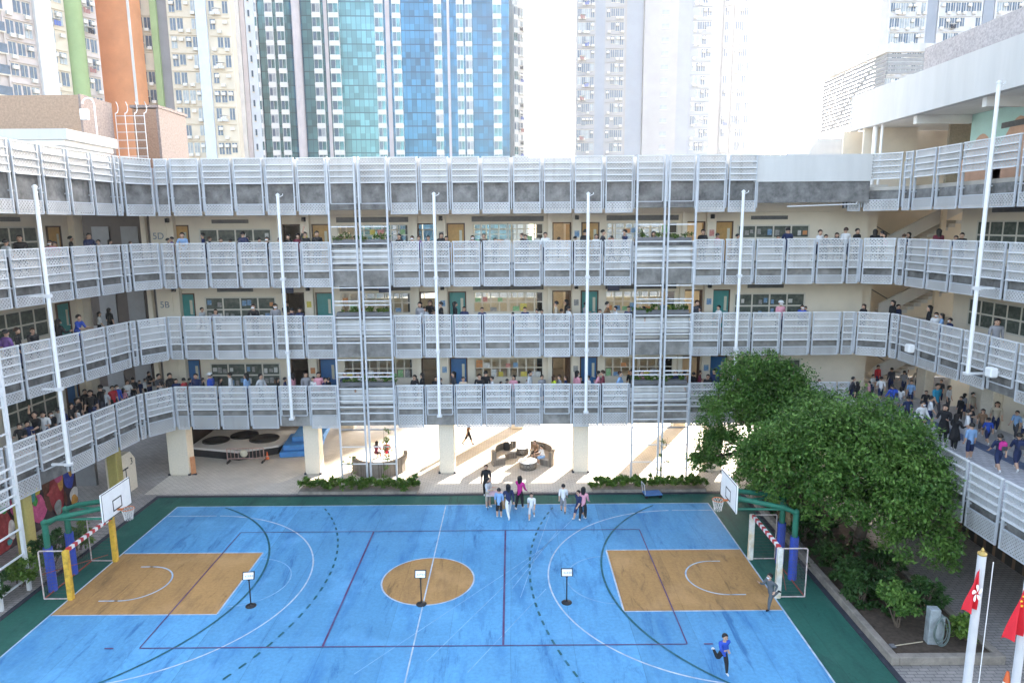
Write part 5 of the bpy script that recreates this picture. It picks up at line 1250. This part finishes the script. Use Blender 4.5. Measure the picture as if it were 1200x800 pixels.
def body(pose, slim=1.0):
    """unit-height figure facing -y. pose: lean, and for L/R: hip, knee, sh, shy, el (degrees; + swings forward)"""
    P = []; E = []; Rr = []; K = []
    def add(p, r, par, k):
        P.append(Vector(p)); Rr.append(r); K.append(k)
        if par is not None: E.append((par, len(P) - 1))
        return len(P) - 1
    lift = pose.get('z', 0.0); pel = Vector((0, 0, .515 + lift))
    T = Rx(pose.get('lean', 0))
    def tp(x, y, z): return pel + T @ Vector((x, y, z - .515))
    i0 = add(pel, (.092 * slim, .076), None, 3)
    i1 = add(tp(0, 0, .60), (.092 * slim, .072), i0, 1); i2 = add(tp(0, -.005, .70), (.103 * slim, .075), i1, 1); i3 = add(tp(0, 0, .775), (.095 * slim, .058), i2, 1)
    ne = add(tp(0, -.004, .835), (.033, .033), i3, 0)
    hd = Rx(pose.get('head', 0)); hb = tp(0, -.004, .835)
    def hp(y, z): return hb + hd @ Vector((0, y, z))
    h1 = add(hp(-.018, .045), (.046, .050), ne, 0); h2 = add(hp(-.008, .092), (.060, .068), h1, 0); h3 = add(hp(.002, .130), (.050, .056), h2, 0)
    add(hp(-.078, .078), (.010, .010), h2, 0)
    for sx in (-1, 1): add(hb + hd @ Vector((sx * .066, .004, .080)), (.010, .016), h2, 0)
    hands = []
    for s, sd_ in ((-1, 'L'), (1, 'R')):
        q = pose.get(sd_, {})
        sh = tp(s * .118 * slim, .0, .795); a = add(sh, (.047, .046), i3, 1)
        A = T @ Ry(-s * q.get('out', 3)) @ Rx(-q.get('sh', 0)); el = sh + A @ Vector((0, 0, -.165)); b_ = add(el, (.038, .037), a, 1)
        B = A @ Ry(s * q.get('inw', 0)) @ Rx(-q.get('el', 12)); wr = el + B @ Vector((0, 0, -.145)); c = add(wr, (.0215, .021), b_, 2)
        pm = add(wr + B @ Vector((0, 0, -.035)), (.021, .013), c, 0)
        for f, (dx, ln) in enumerate(((-.018, .040), (-.006, .047), (.006, .044), (.018, .034))):
            k1 = add(wr + B @ Vector((dx, -.004, -.055)), (.0078, .0078), pm, 0); k2 = add(wr + B @ Vector((dx * 1.15, -.012, -.055 - ln * .6)), (.007, .007), k1, 0); add(wr + B @ Vector((dx * 1.15, -.024, -.055 - ln)), (.006, .006), k2, 0)
        t1 = add(wr + B @ Vector((-s * .024, -.014, -.032)), (.009, .009), pm, 0); add(wr + B @ Vector((-s * .032, -.022, -.058)), (.007, .007), t1, 0)
        hands.append(wr + B @ Vector((0, 0, -.06)))
        hi = pel + Vector((s * .052 * slim, 0, -.02)); h_ = add(hi, (.072 * slim, .072), i0, 3)
        C = Rx(q.get('hip', 0) * -1) ; kn = hi + (Ry(-s * q.get('spread', 2)) @ C) @ Vector((0, 0, -.225)); kk = add(kn, (.052 * slim, .053), h_, 3)
        D = C @ Rx(q.get('knee', 0)); an = kn + (Ry(-s * q.get('spread', 2) * .4) @ D) @ Vector((0, 0, -.222)); aa = add(an, (.029, .031), kk, 4)
        ft = D @ Rx(q.get('foot', 0)); he = add(an + ft @ Vector((0, .02, -.022)), (.026, .022), aa, 5); add(an + ft @ Vector((0, -.085, -.028)), (.029, .018), he, 5)
    me = bpy.data.meshes.new('person'); me.from_pydata(P, E, []); ob = bpy.data.objects.new('person', me); COL.objects.link(ob)
    sk_ = ob.modifiers.new('s', 'SKIN'); sk_.branch_smoothing = .4; sk_.use_smooth_shade = True
    for v, r in zip(me.skin_vertices[0].data, Rr): v.radius = r
    me.skin_vertices[0].data[0].use_root = True
    ss = ob.modifiers.new('b', 'SUBSURF'); ss.levels = 1; ss.render_levels = 1
    dg = bpy.context.evaluated_depsgraph_get(); out = bpy.data.meshes.new_from_object(ob.evaluated_get(dg)); bpy.data.objects.remove(ob); bpy.data.meshes.remove(me)
    out.name = 'person'
    # colour regions by nearest bone
    a = np.array([P[i] for i, j in E]); b2 = np.array([P[j] for i, j in E]); kk = np.array([K[j] if K[j] != 3 or K[i] != 1 else 3 for i, j in E]); rj = np.array([max(Rr[j]) for i, j in E])
    kk[(kk == 0) & (np.array([K[i] for i, j in E]) == 1)] = 0
    cen = np.array([f.center for f in out.polygons]); d = b2 - a; l2 = (d ** 2).sum(1) + 1e-9
    t = np.clip(((cen[:, None] - a[None]) * d[None]).sum(2) / l2, 0, 1); dist = np.linalg.norm(cen[:, None] - (a[None] + t[..., None] * d[None]), axis=2) / (rj[None] + .02)
    idx = kk[dist.argmin(1)]
    out.materials.clear()
    for m in (SKIN, CLO['w'], SKIN, CLO['n'], SKIN, CLO['w']): out.materials.append(m)
    out.polygons.foreach_set('material_index', idx.astype(np.int32)); out.polygons.foreach_set('use_smooth', np.ones(len(idx), bool)); out.update()
    zmin = min(v.co.z for v in out.vertices)
    for v in out.vertices: v.co.z -= zmin
    return dict(me=out, head=hb - Vector((0, 0, zmin)), hrot=hd, pel=pel - Vector((0, 0, zmin)), hands=hands)
def L_(**k): return k
POSES = {
 'stand': L_(L=L_(out=5, el=10, hip=2), R=L_(out=4, el=16, hip=-2)),
 'calm': L_(L=L_(out=10, sh=18, el=75, inw=25, hip=-2), R=L_(out=10, sh=14, el=82, inw=25, hip=3), head=6),
 'lean': L_(lean=16, head=-4, L=L_(sh=40, el=58, out=12, hip=0), R=L_(sh=38, el=60, out=12, hip=4, knee=8)),
 'walk': L_(lean=3, L=L_(sh=-22, el=18, hip=24, knee=10, foot=-8), R=L_(sh=24, el=24, hip=-20, knee=16, foot=12)),
 'stroll': L_(lean=2, L=L_(sh=14, el=22, hip=-14, knee=18, foot=8), R=L_(sh=-12, el=14, hip=16, knee=6)),
 'run': L_(lean=10, z=.02, L=L_(sh=45, el=85, hip=-28, knee=85, foot=25), R=L_(sh=-40, el=80, hip=20, knee=14, foot=5)),
 'raise': L_(L=L_(sh=155, el=15, out=14), R=L_(sh=20, el=60, out=8), head=-6),
 'point': L_(lean=4, L=L_(sh=20, el=30, hip=12, knee=6), R=L_(sh=66, el=14, out=22, hip=-10, knee=12)),
 'sit': L_(lean=12, z=-.16, head=10, L=L_(sh=38, el=50, hip=84, knee=82, out=8, spread=6), R=L_(sh=42, el=46, hip=86, knee=86, out=8, spread=6)),
}
BODY = {k: body(v) for k, v in POSES.items()}
def hairmesh(long_):
    b = MB(); n, m = 14, 8; V = []; ax, ay, az = .069, .075, .075
    for j in range(m + 1):
        th = PI * .60 * j / m
        for i in range(n):
            a = 2 * PI * i / n; face = max(0, -math.sin(a))
            tt = th * (1 - .54 * face ** 1.3)
            w = 1 + .03 * math.sin(5 * a + j)
            V.append((ax * w * math.sin(tt) * math.cos(a), ay * w * math.sin(tt) * math.sin(a) + .006, az * w * math.cos(tt)))
    F = [(j * n + i, j * n + (i + 1) % n, (j + 1) * n + (i + 1) % n, (j + 1) * n + i) for j in range(m) for i in range(n)]
    b.add(V, F, 0, True)
    if long_:
        V = []; rows = 7
        for j in range(rows + 1):
            z = .03 - .20 * j / rows; w = .074 - .02 * (j / rows) ** 2
            for i in range(9):
                a = PI * (i / 8); V.append((w * math.cos(a), .012 + (.078 - .02 * j / rows) * math.sin(a), z - .02 * math.sin(a * 3) * j / rows))
        b.add(V, [(j * 9 + i, j * 9 + i + 1, (j + 1) * 9 + i + 1, (j + 1) * 9 + i) for j in range(rows) for i in range(8)], 0, True)
    return b
HAIR = {(l, c): hairmesh(l).mesh('hair', HAIRM if c == 0 else HAIRB) for l in (0, 1) for c in (0, 1)}
fb = MB()
for s in (-1, 1):
    fb.lathe([(0, 0), (.0085, .001), (.0085, -.003)], 8, 0); o = len(fb.v) - 24
    for q in range(o, len(fb.v)): x, y, z = fb.v[q]; fb.v[q] = (s * .024 + x, -.0695 - z, .002 + y * .7)
    fb.box(s * .024 - .012, s * .024 + .012, -.071, -.066, .016, .020, 0)
fb.box(-.016, .016, -.066, -.058, -.040, -.034, 1)
FACE = fb.mesh('face', [HAIRM, mat('lips', (.33, .12, .11), .5, .1, 5)])
kb = MB(); kb.add([(x, -.073 + abs(x) * .42 - (.008 if j == 1 else 0), z) for j, z in enumerate((-.010, -.026, -.044)) for x in (-.046, -.022, 0, .022, .046)], [(j * 5 + i, j * 5 + i + 1, (j + 1) * 5 + i + 1, (j + 1) * 5 + i) for j in (0, 1) for i in range(4)], 0, True)
MASK = kb.mesh('face_mask', MASKM)
sb = MB(); sb.lathe([(.082, .06), (.10, 0), (.125, -.14), (.14, -.26), (.135, -.262)], 18)
SKIRT = sb.mesh('skirt', CLO['k'])
cb = MB(); cb.lathe([(.078, 0), (.076, .035), (.05, .066), (0, .075)], 16); cb.box(-.05, .05, -.135, -.06, .0, .010)
CAP = cb.mesh('cap', CLO['w'])
PEOPLE = []
def person(x, y, z, h, face, top, bot, pose='stand', long_=0, lsl=False, trs=None, mask=False, brown=0, skirt=False, shoe='w', cap=None, info=None, group=None, slim=None):
    """face: degrees, 0 = looking to -y (towards the court from the block)"""
    B = BODY[pose]; o = link('person', B['me'], None, (x, y, z), math.radians(face), scale=h)
    if trs is None: trs = h > 1.5
    if slim: o.scale = (h * slim, h * slim, h)
    for i, m in ((1, CLO[top]), (2, CLO[top] if lsl else SKIN), (3, CLO[bot]), (4, CLO[bot] if trs else SKIN), (5, CLO[shoe])):
        o.material_slots[i].link = 'OBJECT'; o.material_slots[i].material = m
    hc = B['head'] + B['hrot'] @ Vector((0, -.006, .088))
    e = B['hrot'].to_euler()
    link('hair', HAIR[long_, brown], o, hc + B['hrot'] @ Vector((0, .004, .012)), rot=e)
    link('face', FACE, o, hc, rot=e)
    if mask: link('face_mask', MASK, o, hc, rot=e)
    if skirt:
        k = link('skirt', SKIRT, o, B['pel'] + Vector((0, 0, .03))); k.material_slots[0].link = 'OBJECT'; k.material_slots[0].material = CLO[bot]
    if cap:
        k = link('cap', CAP, o, hc + B['hrot'] @ Vector((0, 0, .022)), rot=e); k.material_slots[0].link = 'OBJECT'; k.material_slots[0].material = CLO[cap]
    o['category'] = 'person'; o['group'] = group or 'people'
    if isinstance(info, str): o['label'] = info
    else: PEOPLE.append((o, info))
    return o
PK = {}
def backpack(px, py, pz, h, face, col, label):
    t = thing('backpack', label, 'backpack', (px, py, pz), math.radians(face), 'backpacks worn on the deck')
    s = h
    if col not in PK:
        a = MB(); a.bev(-.095, .095, .085, .185, .60, .82, .035); a.cyl((-.05, .13, .825), (.05, .13, .825), .012, .012, 8)
        p = MB(); p.bev(-.07, .07, .186, .215, .61, .72, .014)
        q = MB()
        for sx in (-1, 1): q.tube([(sx * .065, .10, .80), (sx * .07, .02, .865), (sx * .075, -.075, .80), (sx * .085, -.07, .70), (sx * .09, .09, .63)], .010, 6)
        PK[col] = (a.mesh('bag_body', CLO[col]), p.mesh('front_pocket', CLO['d']), q.mesh('strap', CLO['d']))
    for n, m in zip(('bag_body', 'front_pocket', 'strap'), PK[col]): link(n, m, t, scale=s)
R_ = random.Random(21)
# --- along the walkways: (photo column, photo row of the crown of the head, top colour, flags) per floor
# flags: L long hair, A adult, M mask, W leaning, U arm up, B back to the court, > < walking, C cap, d (deeper in the corridor), J long sleeves
FAR = {3: '''196 279 h|201 277 u d|214 271 l AJW|238 273 n AJ|245 277 n d|258 279 n|270 280 n d|284 270 n AJB|290 277 k d|303 279 g|315 277 k W|327 279 d d|338 275 k LA|349 274 m LJA|357 272 k AU|371 270 k A
 399 274 w d|415 277 n d|447 277 n d|455 277 u d|468 274 k LAJ|483 274 k W|491 276 u|502 276 n W|517 273 k LA|523 277 n|554 274 m LW|567 276 k AW|580 279 n|612 273 k AJ|616 274 n|639 272 w A|655 278 k|674 277 k|686 266 k ABJ|699 272 w L|706 267 d AJ>|717 276 n|733 268 n AJ<|766 271 u LA|824 269 k AJ|841 271 p|864 274 n
 912 276 n|924 264 n ABJ|961 269 w A|968 275 n|981 273 k L|992 266 w AB|1005 268 k A''',
       2: '''236 360 s d|254 357 g LW|298 356 k AW|322 355 g ALJ|334 353 k AL d|342 356 n|351 360 n J|453 360 k|492 354 g AL|497 356 s|504 352 k AL d|517 352 k AJ|533 352 k AL|544 354 n L|565 353 n W|601 366 n|615 358 n W|630 362 n|635 363 k|652 353 e A|664 349 k AL d|658 362 w|666 356 w|686 354 g A|703 362 n|711 352 h A>|722 353 w <|736 359 n W|755 359 n|782 359 n d|804 359 g|817 349 d AJ|820 360 w|843 355 w p|915 352 p AC|939 352 b W|944 359 n|1013 355 k L''',
       1: '''185 436 d A|188 446 w L|198 435 k A|206 444 n|215 443 r J|222 441 n|229 436 n A|237 441 k|246 437 b AC|257 440 k L|269 434 w A|288 432 l ALJ|304 433 s A>|324 437 k L|333 437 n|342 437 p AL|358 435 g ALJ|367 440 w|373 435 p AL|380 439 n|385 440 k|404 436 n A|419 433 w AL|452 436 n A|486 439 k AL|488 444 w|495 437 k AL|511 441 k A|516 443 d|532 435 d AL|543 442 e W|562 439 k AW|565 444 l|569 426 k AB|577 433 w <|587 447 n|594 444 k|602 432 p L|608 447 n|618 445 k|621 432 s A|635 437 g|649 431 y L|656 434 g|663 440 n J|676 431 p AL|680 441 k|690 440 w|701 429 p A>|707 426 m AJ|726 429 l A>|740 433 k A d|752 432 p AL|765 444 n|785 439 k A|792 434 n A|803 435 g A|813 436 k d|820 433 m d|830 436 k|838 428 n A|845 437 w L|960 450 k'''}
LEFT = {3: '5 280 s A|22 272 k A|58 281 p L|64 283 p|82 277 k A d|103 272 n AJ|115 281 w|128 281 s L|152 283 w',
        2: '5 386 u A|19 384 k AJ|37 384 k AJ|67 374 k ALJ|88 370 b AW|115 365 w L d|127 361 k AL d',
        1: '22 490 k|39 474 k AU|50 482 w LA|73 478 n|82 472 k L|89 480 w|90 466 k AL|99 458 k A d|110 462 n|117 449 k AJB|122 466 s A|131 452 r|137 458 b AJ|149 451 w A|155 442 k A|163 446 n|30 484 n|58 479 k L|67 474 w|105 454 k AL|144 455 p L|169 444 w|174 441 k A'}
RIGHT = {3: '1026 269 k LA|1034 271 k A|1037 273 p L|1060 274 n|1068 274 k LW|1101 268 m LAJ|1128 271 k|1121 276 n',
         2: '1047 352 k LAJ|1053 356 n|1090 358 k LAJ|1098 361 w M|1105 364 l L|1114 373 n|1170 367 g AJ'}
LMK = [(0, 'the wing mast'), (341, 'the second mast'), (512, 'the third mast'), (688, 'the fourth mast'), (866, 'the fifth mast'), (1000, 'the staircase')]
FN = {1: 'first', 2: 'second', 3: 'third'}
def place(u, v, top, fl, lv, side):
    F = FL[lv]; deep = 'd' in fl; big = 'A' in fl
    if side == 'far':
        y = (36.9 if deep else 35.85 + R_.uniform(0, .25)); p = aty(u, v, y)
    elif side == 'left':
        x = -20.55 - (1.0 if deep else 0) - R_.uniform(0, .1); p = atx(u, v, x)
    else:
        x = (20.35 if lv == 2 else 20.9); p = atx(u, v, x)
        if p.y > 35.5: p = aty(u, v, 35.6)
    h = p.z - F; lo, hi = (1.5, 1.78) if big else (1.2, 1.52)
    hh = max(lo, min(hi, h / (.93 if 'W' in fl else 1.0)))
    base = 0 if side == 'far' else (90 if side == 'left' else -90)
    pose = 'lean' if 'W' in fl else 'raise' if 'U' in fl else 'walk' if ('>' in fl or '<' in fl) else R_.choice(('stand', 'stand', 'calm', 'stroll'))
    face = base + (180 if 'B' in fl else 75 if '>' in fl else -75 if '<' in fl else 0 if 'W' in fl else R_.choice((0, 25, -30, 70, -75, 110, -100)))
    y_ = p.y
    if pose == 'lean' and side == 'far': y_ = 35.92
    person(p.x, y_, F + .002, hh, face, top, R_.choice('nkdn'), pose, int('L' in fl), 'J' in fl, big or R_.random() < .3, 'M' in fl or R_.random() < .12, int(R_.random() < .15), False, R_.choice('wkk'), 'w' if 'C' in fl else None,
           (lv, side, u, top, 'L' in fl, big, 'C' in fl, 'W' in fl, pose), 'people along the %s-floor walkway' % FN[lv])
for side, D_ in (('far', FAR), ('left', LEFT), ('right', RIGHT)):
    for lv, s in D_.items():
        for e in s.replace('\n', '|').split('|'):
            e = e.split()
            if len(e) < 3: continue
            place(float(e[0]), float(e[1]), e[2], ''.join(e[3:]), lv, side)
# --- the first-floor deck: (feet u, feet v, head v, top, bottom, pose, facing, extras)
DECKP = '''997 473 441 d n walk 60 J|1003 476 447 k k stroll 200 L|1017 472 452 p k stand -120 |1021 463 441 w n calm 30 A|1044 482 450 b n walk 190 PbJ|1054 479 455 w g stroll 150 L|1043 458 431 d n stand 180 AJ|1058 460 434 g n walk 170 A|1074 462 431 e d walk 175 AL|1027 455 428 r n stand 20 J|1083 484 457 k n walk -20 |1095 488 449 t d stroll 10 A|1101 470 447 d n stand -60 A|1077 510 469 w d walk 15 JM|1104 519 474 k k calm -50 ALSJ|1117 527 485 k k calm 110 ALSJ|1131 521 480 w s stand 60 A|1124 492 466 k k stand -80 AJ|1137 492 460 e n stand 20 AM|1149 510 479 h d stroll -40 L|1136 506 478 d n calm 30 |1165 508 470 e n walk -30 AL|1135 538 496 l n stand 185 |1168 552 508 n n walk 175 Pv|1190 551 507 n n walk 170 Pn|1189 513 481 l d stroll -70 A|1199 515 490 w n stand -60 |1060 445 430 m d stand 120 AJ|1128 488 470 g n stand 90 L|1031 470 441 w n walk 170 |1066 474 446 l n stand -40 |1088 500 464 w n stroll 60 |1110 482 452 s d stand 30 AL|1146 478 446 w d walk 160 A|1156 520 489 b n walk 175 |1176 496 463 w k stand -20 AL|1062 496 464 n k walk 180 |1185 480 452 k n stand 40 '''
for e in DECKP.split('|'):
    u, v, hv, top, bot, pose, face = e.split()[:7]; fl = ''.join(e.split()[7:]); u, v, hv = float(u), float(v), float(hv)
    p = atz(u, v, 4.004)
    hp = aty(u, hv, p.y); h = max(1.18, min(1.8, hp.z - 4.0))
    o = person(p.x, p.y, 4.01, h, float(face), top, bot, pose, int('L' in fl), 'J' in fl, 'A' in fl, 'M' in fl, 0, 'S' in fl, 'w', None, ('deck', 'deck', u, top, 'L' in fl, 'A' in fl, 'S' in fl, False, pose), 'people crossing the first-floor deck')
    if 'P' in fl:
        c = fl[fl.index('P') + 1]
        backpack(p.x, p.y, 4.01, h, float(face), c, {'b': 'royal blue backpack on the pupil walking away by the tree edge', 'v': 'magenta backpack on the pupil nearest the deck railing', 'n': 'navy backpack on the pupil at the far edge of the picture'}[c])
# --- on the court and under the block
GP = 'people on the court and under the block'
def gperson(u, v, h, face, top, bot, pose, lab, z=.02, **k):
    p = atz(u, v, z); return person(p.x, p.y, z, h, face, top, bot, pose, info=lab, group=GP, **k)
gperson(570, 580, 1.62, 0, 'k', 'k', 'stand', 'person in black standing behind the folding table at the court edge', long_=0)
gperson(572, 594, 1.5, 60, 's', 'e', 'calm', 'person in a pale grey top bent over the folding table', long_=1)
gperson(585, 606, 1.45, 165, 'l', 'k', 'stand', 'pupil in light blue shirt and black shorts with back to the viewer', trs=False)
gperson(596, 606, 1.66, 200, 'n', 'w', 'walk', 'long haired woman in dark top and white trousers by the folding table', long_=1, lsl=True)
gperson(609, 596, 1.66, 150, 'v', 'k', 'point', 'woman in magenta jacket and black trousers reaching to the folding table', long_=1, lsl=True)
gperson(623, 608, 1.32, -10, 'w', 's', 'walk', 'pupil all in white walking beside the group at the folding table', trs=False)
gperson(660, 600, 1.42, 175, 'w', 'g', 'stroll', 'pupil in white top and grey shorts walking away across the blue court', trs=False, shoe='d')
gperson(678, 608, 1.45, -50, 'n', 'n', 'walk', 'pupil in navy close beside the pale pink jacket near the far sideline')
gperson(683, 609, 1.6, 160, 'p', 'k', 'point', 'person in pale pink jacket with an arm stretched out near the far sideline', long_=1, lsl=True)
gperson(846, 787, 1.36, 12, 'b', 'k', 'run', 'boy in royal blue top running alone on the near blue floor', lsl=True, trs=True)
gperson(902, 713, 1.40, -68, 'c', 'c', 'run', 'boy in patterned grey clothes running beside the goal under the tree', lsl=True, trs=True, mask=True, shoe='k')
gperson(549, 521, 1.62, 100, 'h', 'k', 'walk', 'person in brown top and black shorts walking in the sun under the block', trs=False, shoe='k')
person(1.75, 37.25, .10, 1.42, -75, 'w', 'l', 'sit', info='pupil in white shirt sitting on the curved rattan sofa', group=GP)
person(1.35, 38.15, .10, 1.42, -30, 'h', 'k', 'sit', info='long haired person in brown sitting on the curved rattan sofa', long_=1, group=GP)
person(-7.95, 38.05, .10, 1.4, 160, 'm', 'k', 'sit', info='person in maroon sitting on the far side of the big curved sofa', long_=1, group=GP)
person(-7.35, 38.15, .10, 1.4, 185, 'r', 'n', 'sit', info='person in red sitting at the round table of the big curved sofa', group=GP)
# --- a label of its own for everyone on the walkways and the deck
from collections import defaultdict
zone = defaultdict(list)
for o, i in PEOPLE:
    lv, side, u = i[:3]
    if side == 'deck': z = ('deck', 'the near deck railing' if u > 1110 else 'the deck pillar' if u > 1065 else 'the tree edge')
    elif side == 'left': z = (lv, 'the curving wing')
    elif side == 'right': z = (lv, 'the staircase')
    else:
        k = [n for a, n in LMK if a <= u][-1]; z = (lv, k)
    zone[z].append((u, o, i))
ORD = ['first', 'second', 'third', 'fourth', 'fifth', 'sixth', 'seventh', 'eighth', 'ninth', 'tenth', 'eleventh', 'twelfth', 'thirteenth', 'fourteenth', 'fifteenth', 'sixteenth', 'seventeenth', 'eighteenth', 'nineteenth', 'twentieth', 'twenty-first', 'twenty-second', 'twenty-third', 'twenty-fourth', 'twenty-fifth', 'twenty-sixth']
for (lv, lm), L_i in zone.items():
    L_i.sort(key=lambda q: q[0])
    desc = [('%s%s in %s%s' % ('long-haired ' if i[4] else '', 'adult' if i[5] else 'pupil', CNAME[i[3]], (' dress' if i[6] and lv == 'deck' else ' with cap' if i[6] else ''))) for _, o, i in L_i]
    for n, ((u, o, i), d) in enumerate(zip(L_i, desc)):
        same = [q for q in range(len(desc)) if desc[q] == d]; pre = '' if len(same) == 1 else ORD[same.index(n)] + ' '
        if lv == 'deck': o['label'] = '%s%s on the deck near %s%s' % (pre, d, lm, '' if len(same) == 1 else ', counting along the deck')
        elif lm == 'the curving wing': o['label'] = '%s%s on the %s-floor walkway of the curving wing' % (pre, d, FN[lv])
        elif lm == 'the staircase': o['label'] = '%s%s on the %s-floor walkway by the staircase' % (pre, d, FN[lv])
        else: o['label'] = '%s%s past %s on the %s-floor walkway' % (pre, d, lm if lm != 'the wing mast' else 'the lift lobby', FN[lv])
# ------------------------------------------------------------------ camera, sun, sky
cam = bpy.data.cameras.new('camera'); co = bpy.data.objects.new('camera', cam); COL.objects.link(co)
cam.sensor_width = 36; cam.lens = 24; cam.clip_start = .1; cam.clip_end = 4000
co.matrix_world = Matrix((( CR.x, CU.x, -CF.x, EYE.x), (CR.y, CU.y, -CF.y, EYE.y), (CR.z, CU.z, -CF.z, EYE.z), (0, 0, 0, 1)))
SC.camera = co
SUN_AZ, SUN_EL = math.radians(28.6), math.radians(14.5)      # azimuth east of +Y
sd = Vector((math.sin(SUN_AZ) * math.cos(SUN_EL), math.cos(SUN_AZ) * math.cos(SUN_EL), math.sin(SUN_EL)))
sl = bpy.data.lights.new('sun', 'SUN'); so = bpy.data.objects.new('sun', sl); COL.objects.link(so)
sl.energy = 5.0; sl.angle = math.radians(.55); sl.color = (1, .90, .78)
so.rotation_euler = sd.to_track_quat('Z', 'Y').to_euler(); so.location = sd * 300
w = bpy.data.worlds.new('World'); SC.world = w; w.use_nodes = True
N, L = w.node_tree.nodes, w.node_tree.links
sk = N.new('ShaderNodeTexSky'); sk.sky_type = 'NISHITA'; sk.sun_disc = False
sk.sun_elevation = SUN_EL; sk.sun_rotation = SUN_AZ; sk.dust_density = 3.0; sk.air_density = 1.0; sk.ozone_density = 1.5; sk.altitude = 20
hs = N.new('ShaderNodeHueSaturation'); hs.inputs['Saturation'].default_value = .68; L.new(sk.outputs[0], hs.inputs['Color']); L.new(hs.outputs[0], N['Background'].inputs[0]); N['Background'].inputs[1].default_value = .10
SC.view_settings.view_transform = 'Standard'; SC.view_settings.look = 'None'; SC.view_settings.gamma = 1; SC.view_settings.use_curve_mapping = False
SC.view_settings.exposure = 3.5
SC.cycles.max_bounces = 9; SC.cycles.transparent_max_bounces = 24; SC.cycles.diffuse_bounces = 6; SC.cycles.glossy_bounces = 3
SC.cycles.use_denoising = True; SC.cycles.use_adaptive_sampling = True; SC.cycles.adaptive_threshold = .012
SC.cycles.sample_clamp_indirect = 8

# ------------------------------------------------------------------ haze
hb_ = MB(); hb_.box(-510, 510, -310, 710, -1, 112); hz = bpy.data.materials.new('thin bright haze'); N, L = nt(hz); N.remove(N['Principled BSDF'])
pv = N.new('ShaderNodeVolumePrincipled'); pv.inputs['Color'].default_value = (.95, .96, 1, 1); pv.inputs['Density'].default_value = .00022; pv.inputs['Anisotropy'].default_value = .45
L.new(pv.outputs[0], N['Material Output'].inputs['Volume'])
tag(hb_.build('haze', hz), 'thin bright haze in the air between the school and the far towers', 'haze', kind='stuff')
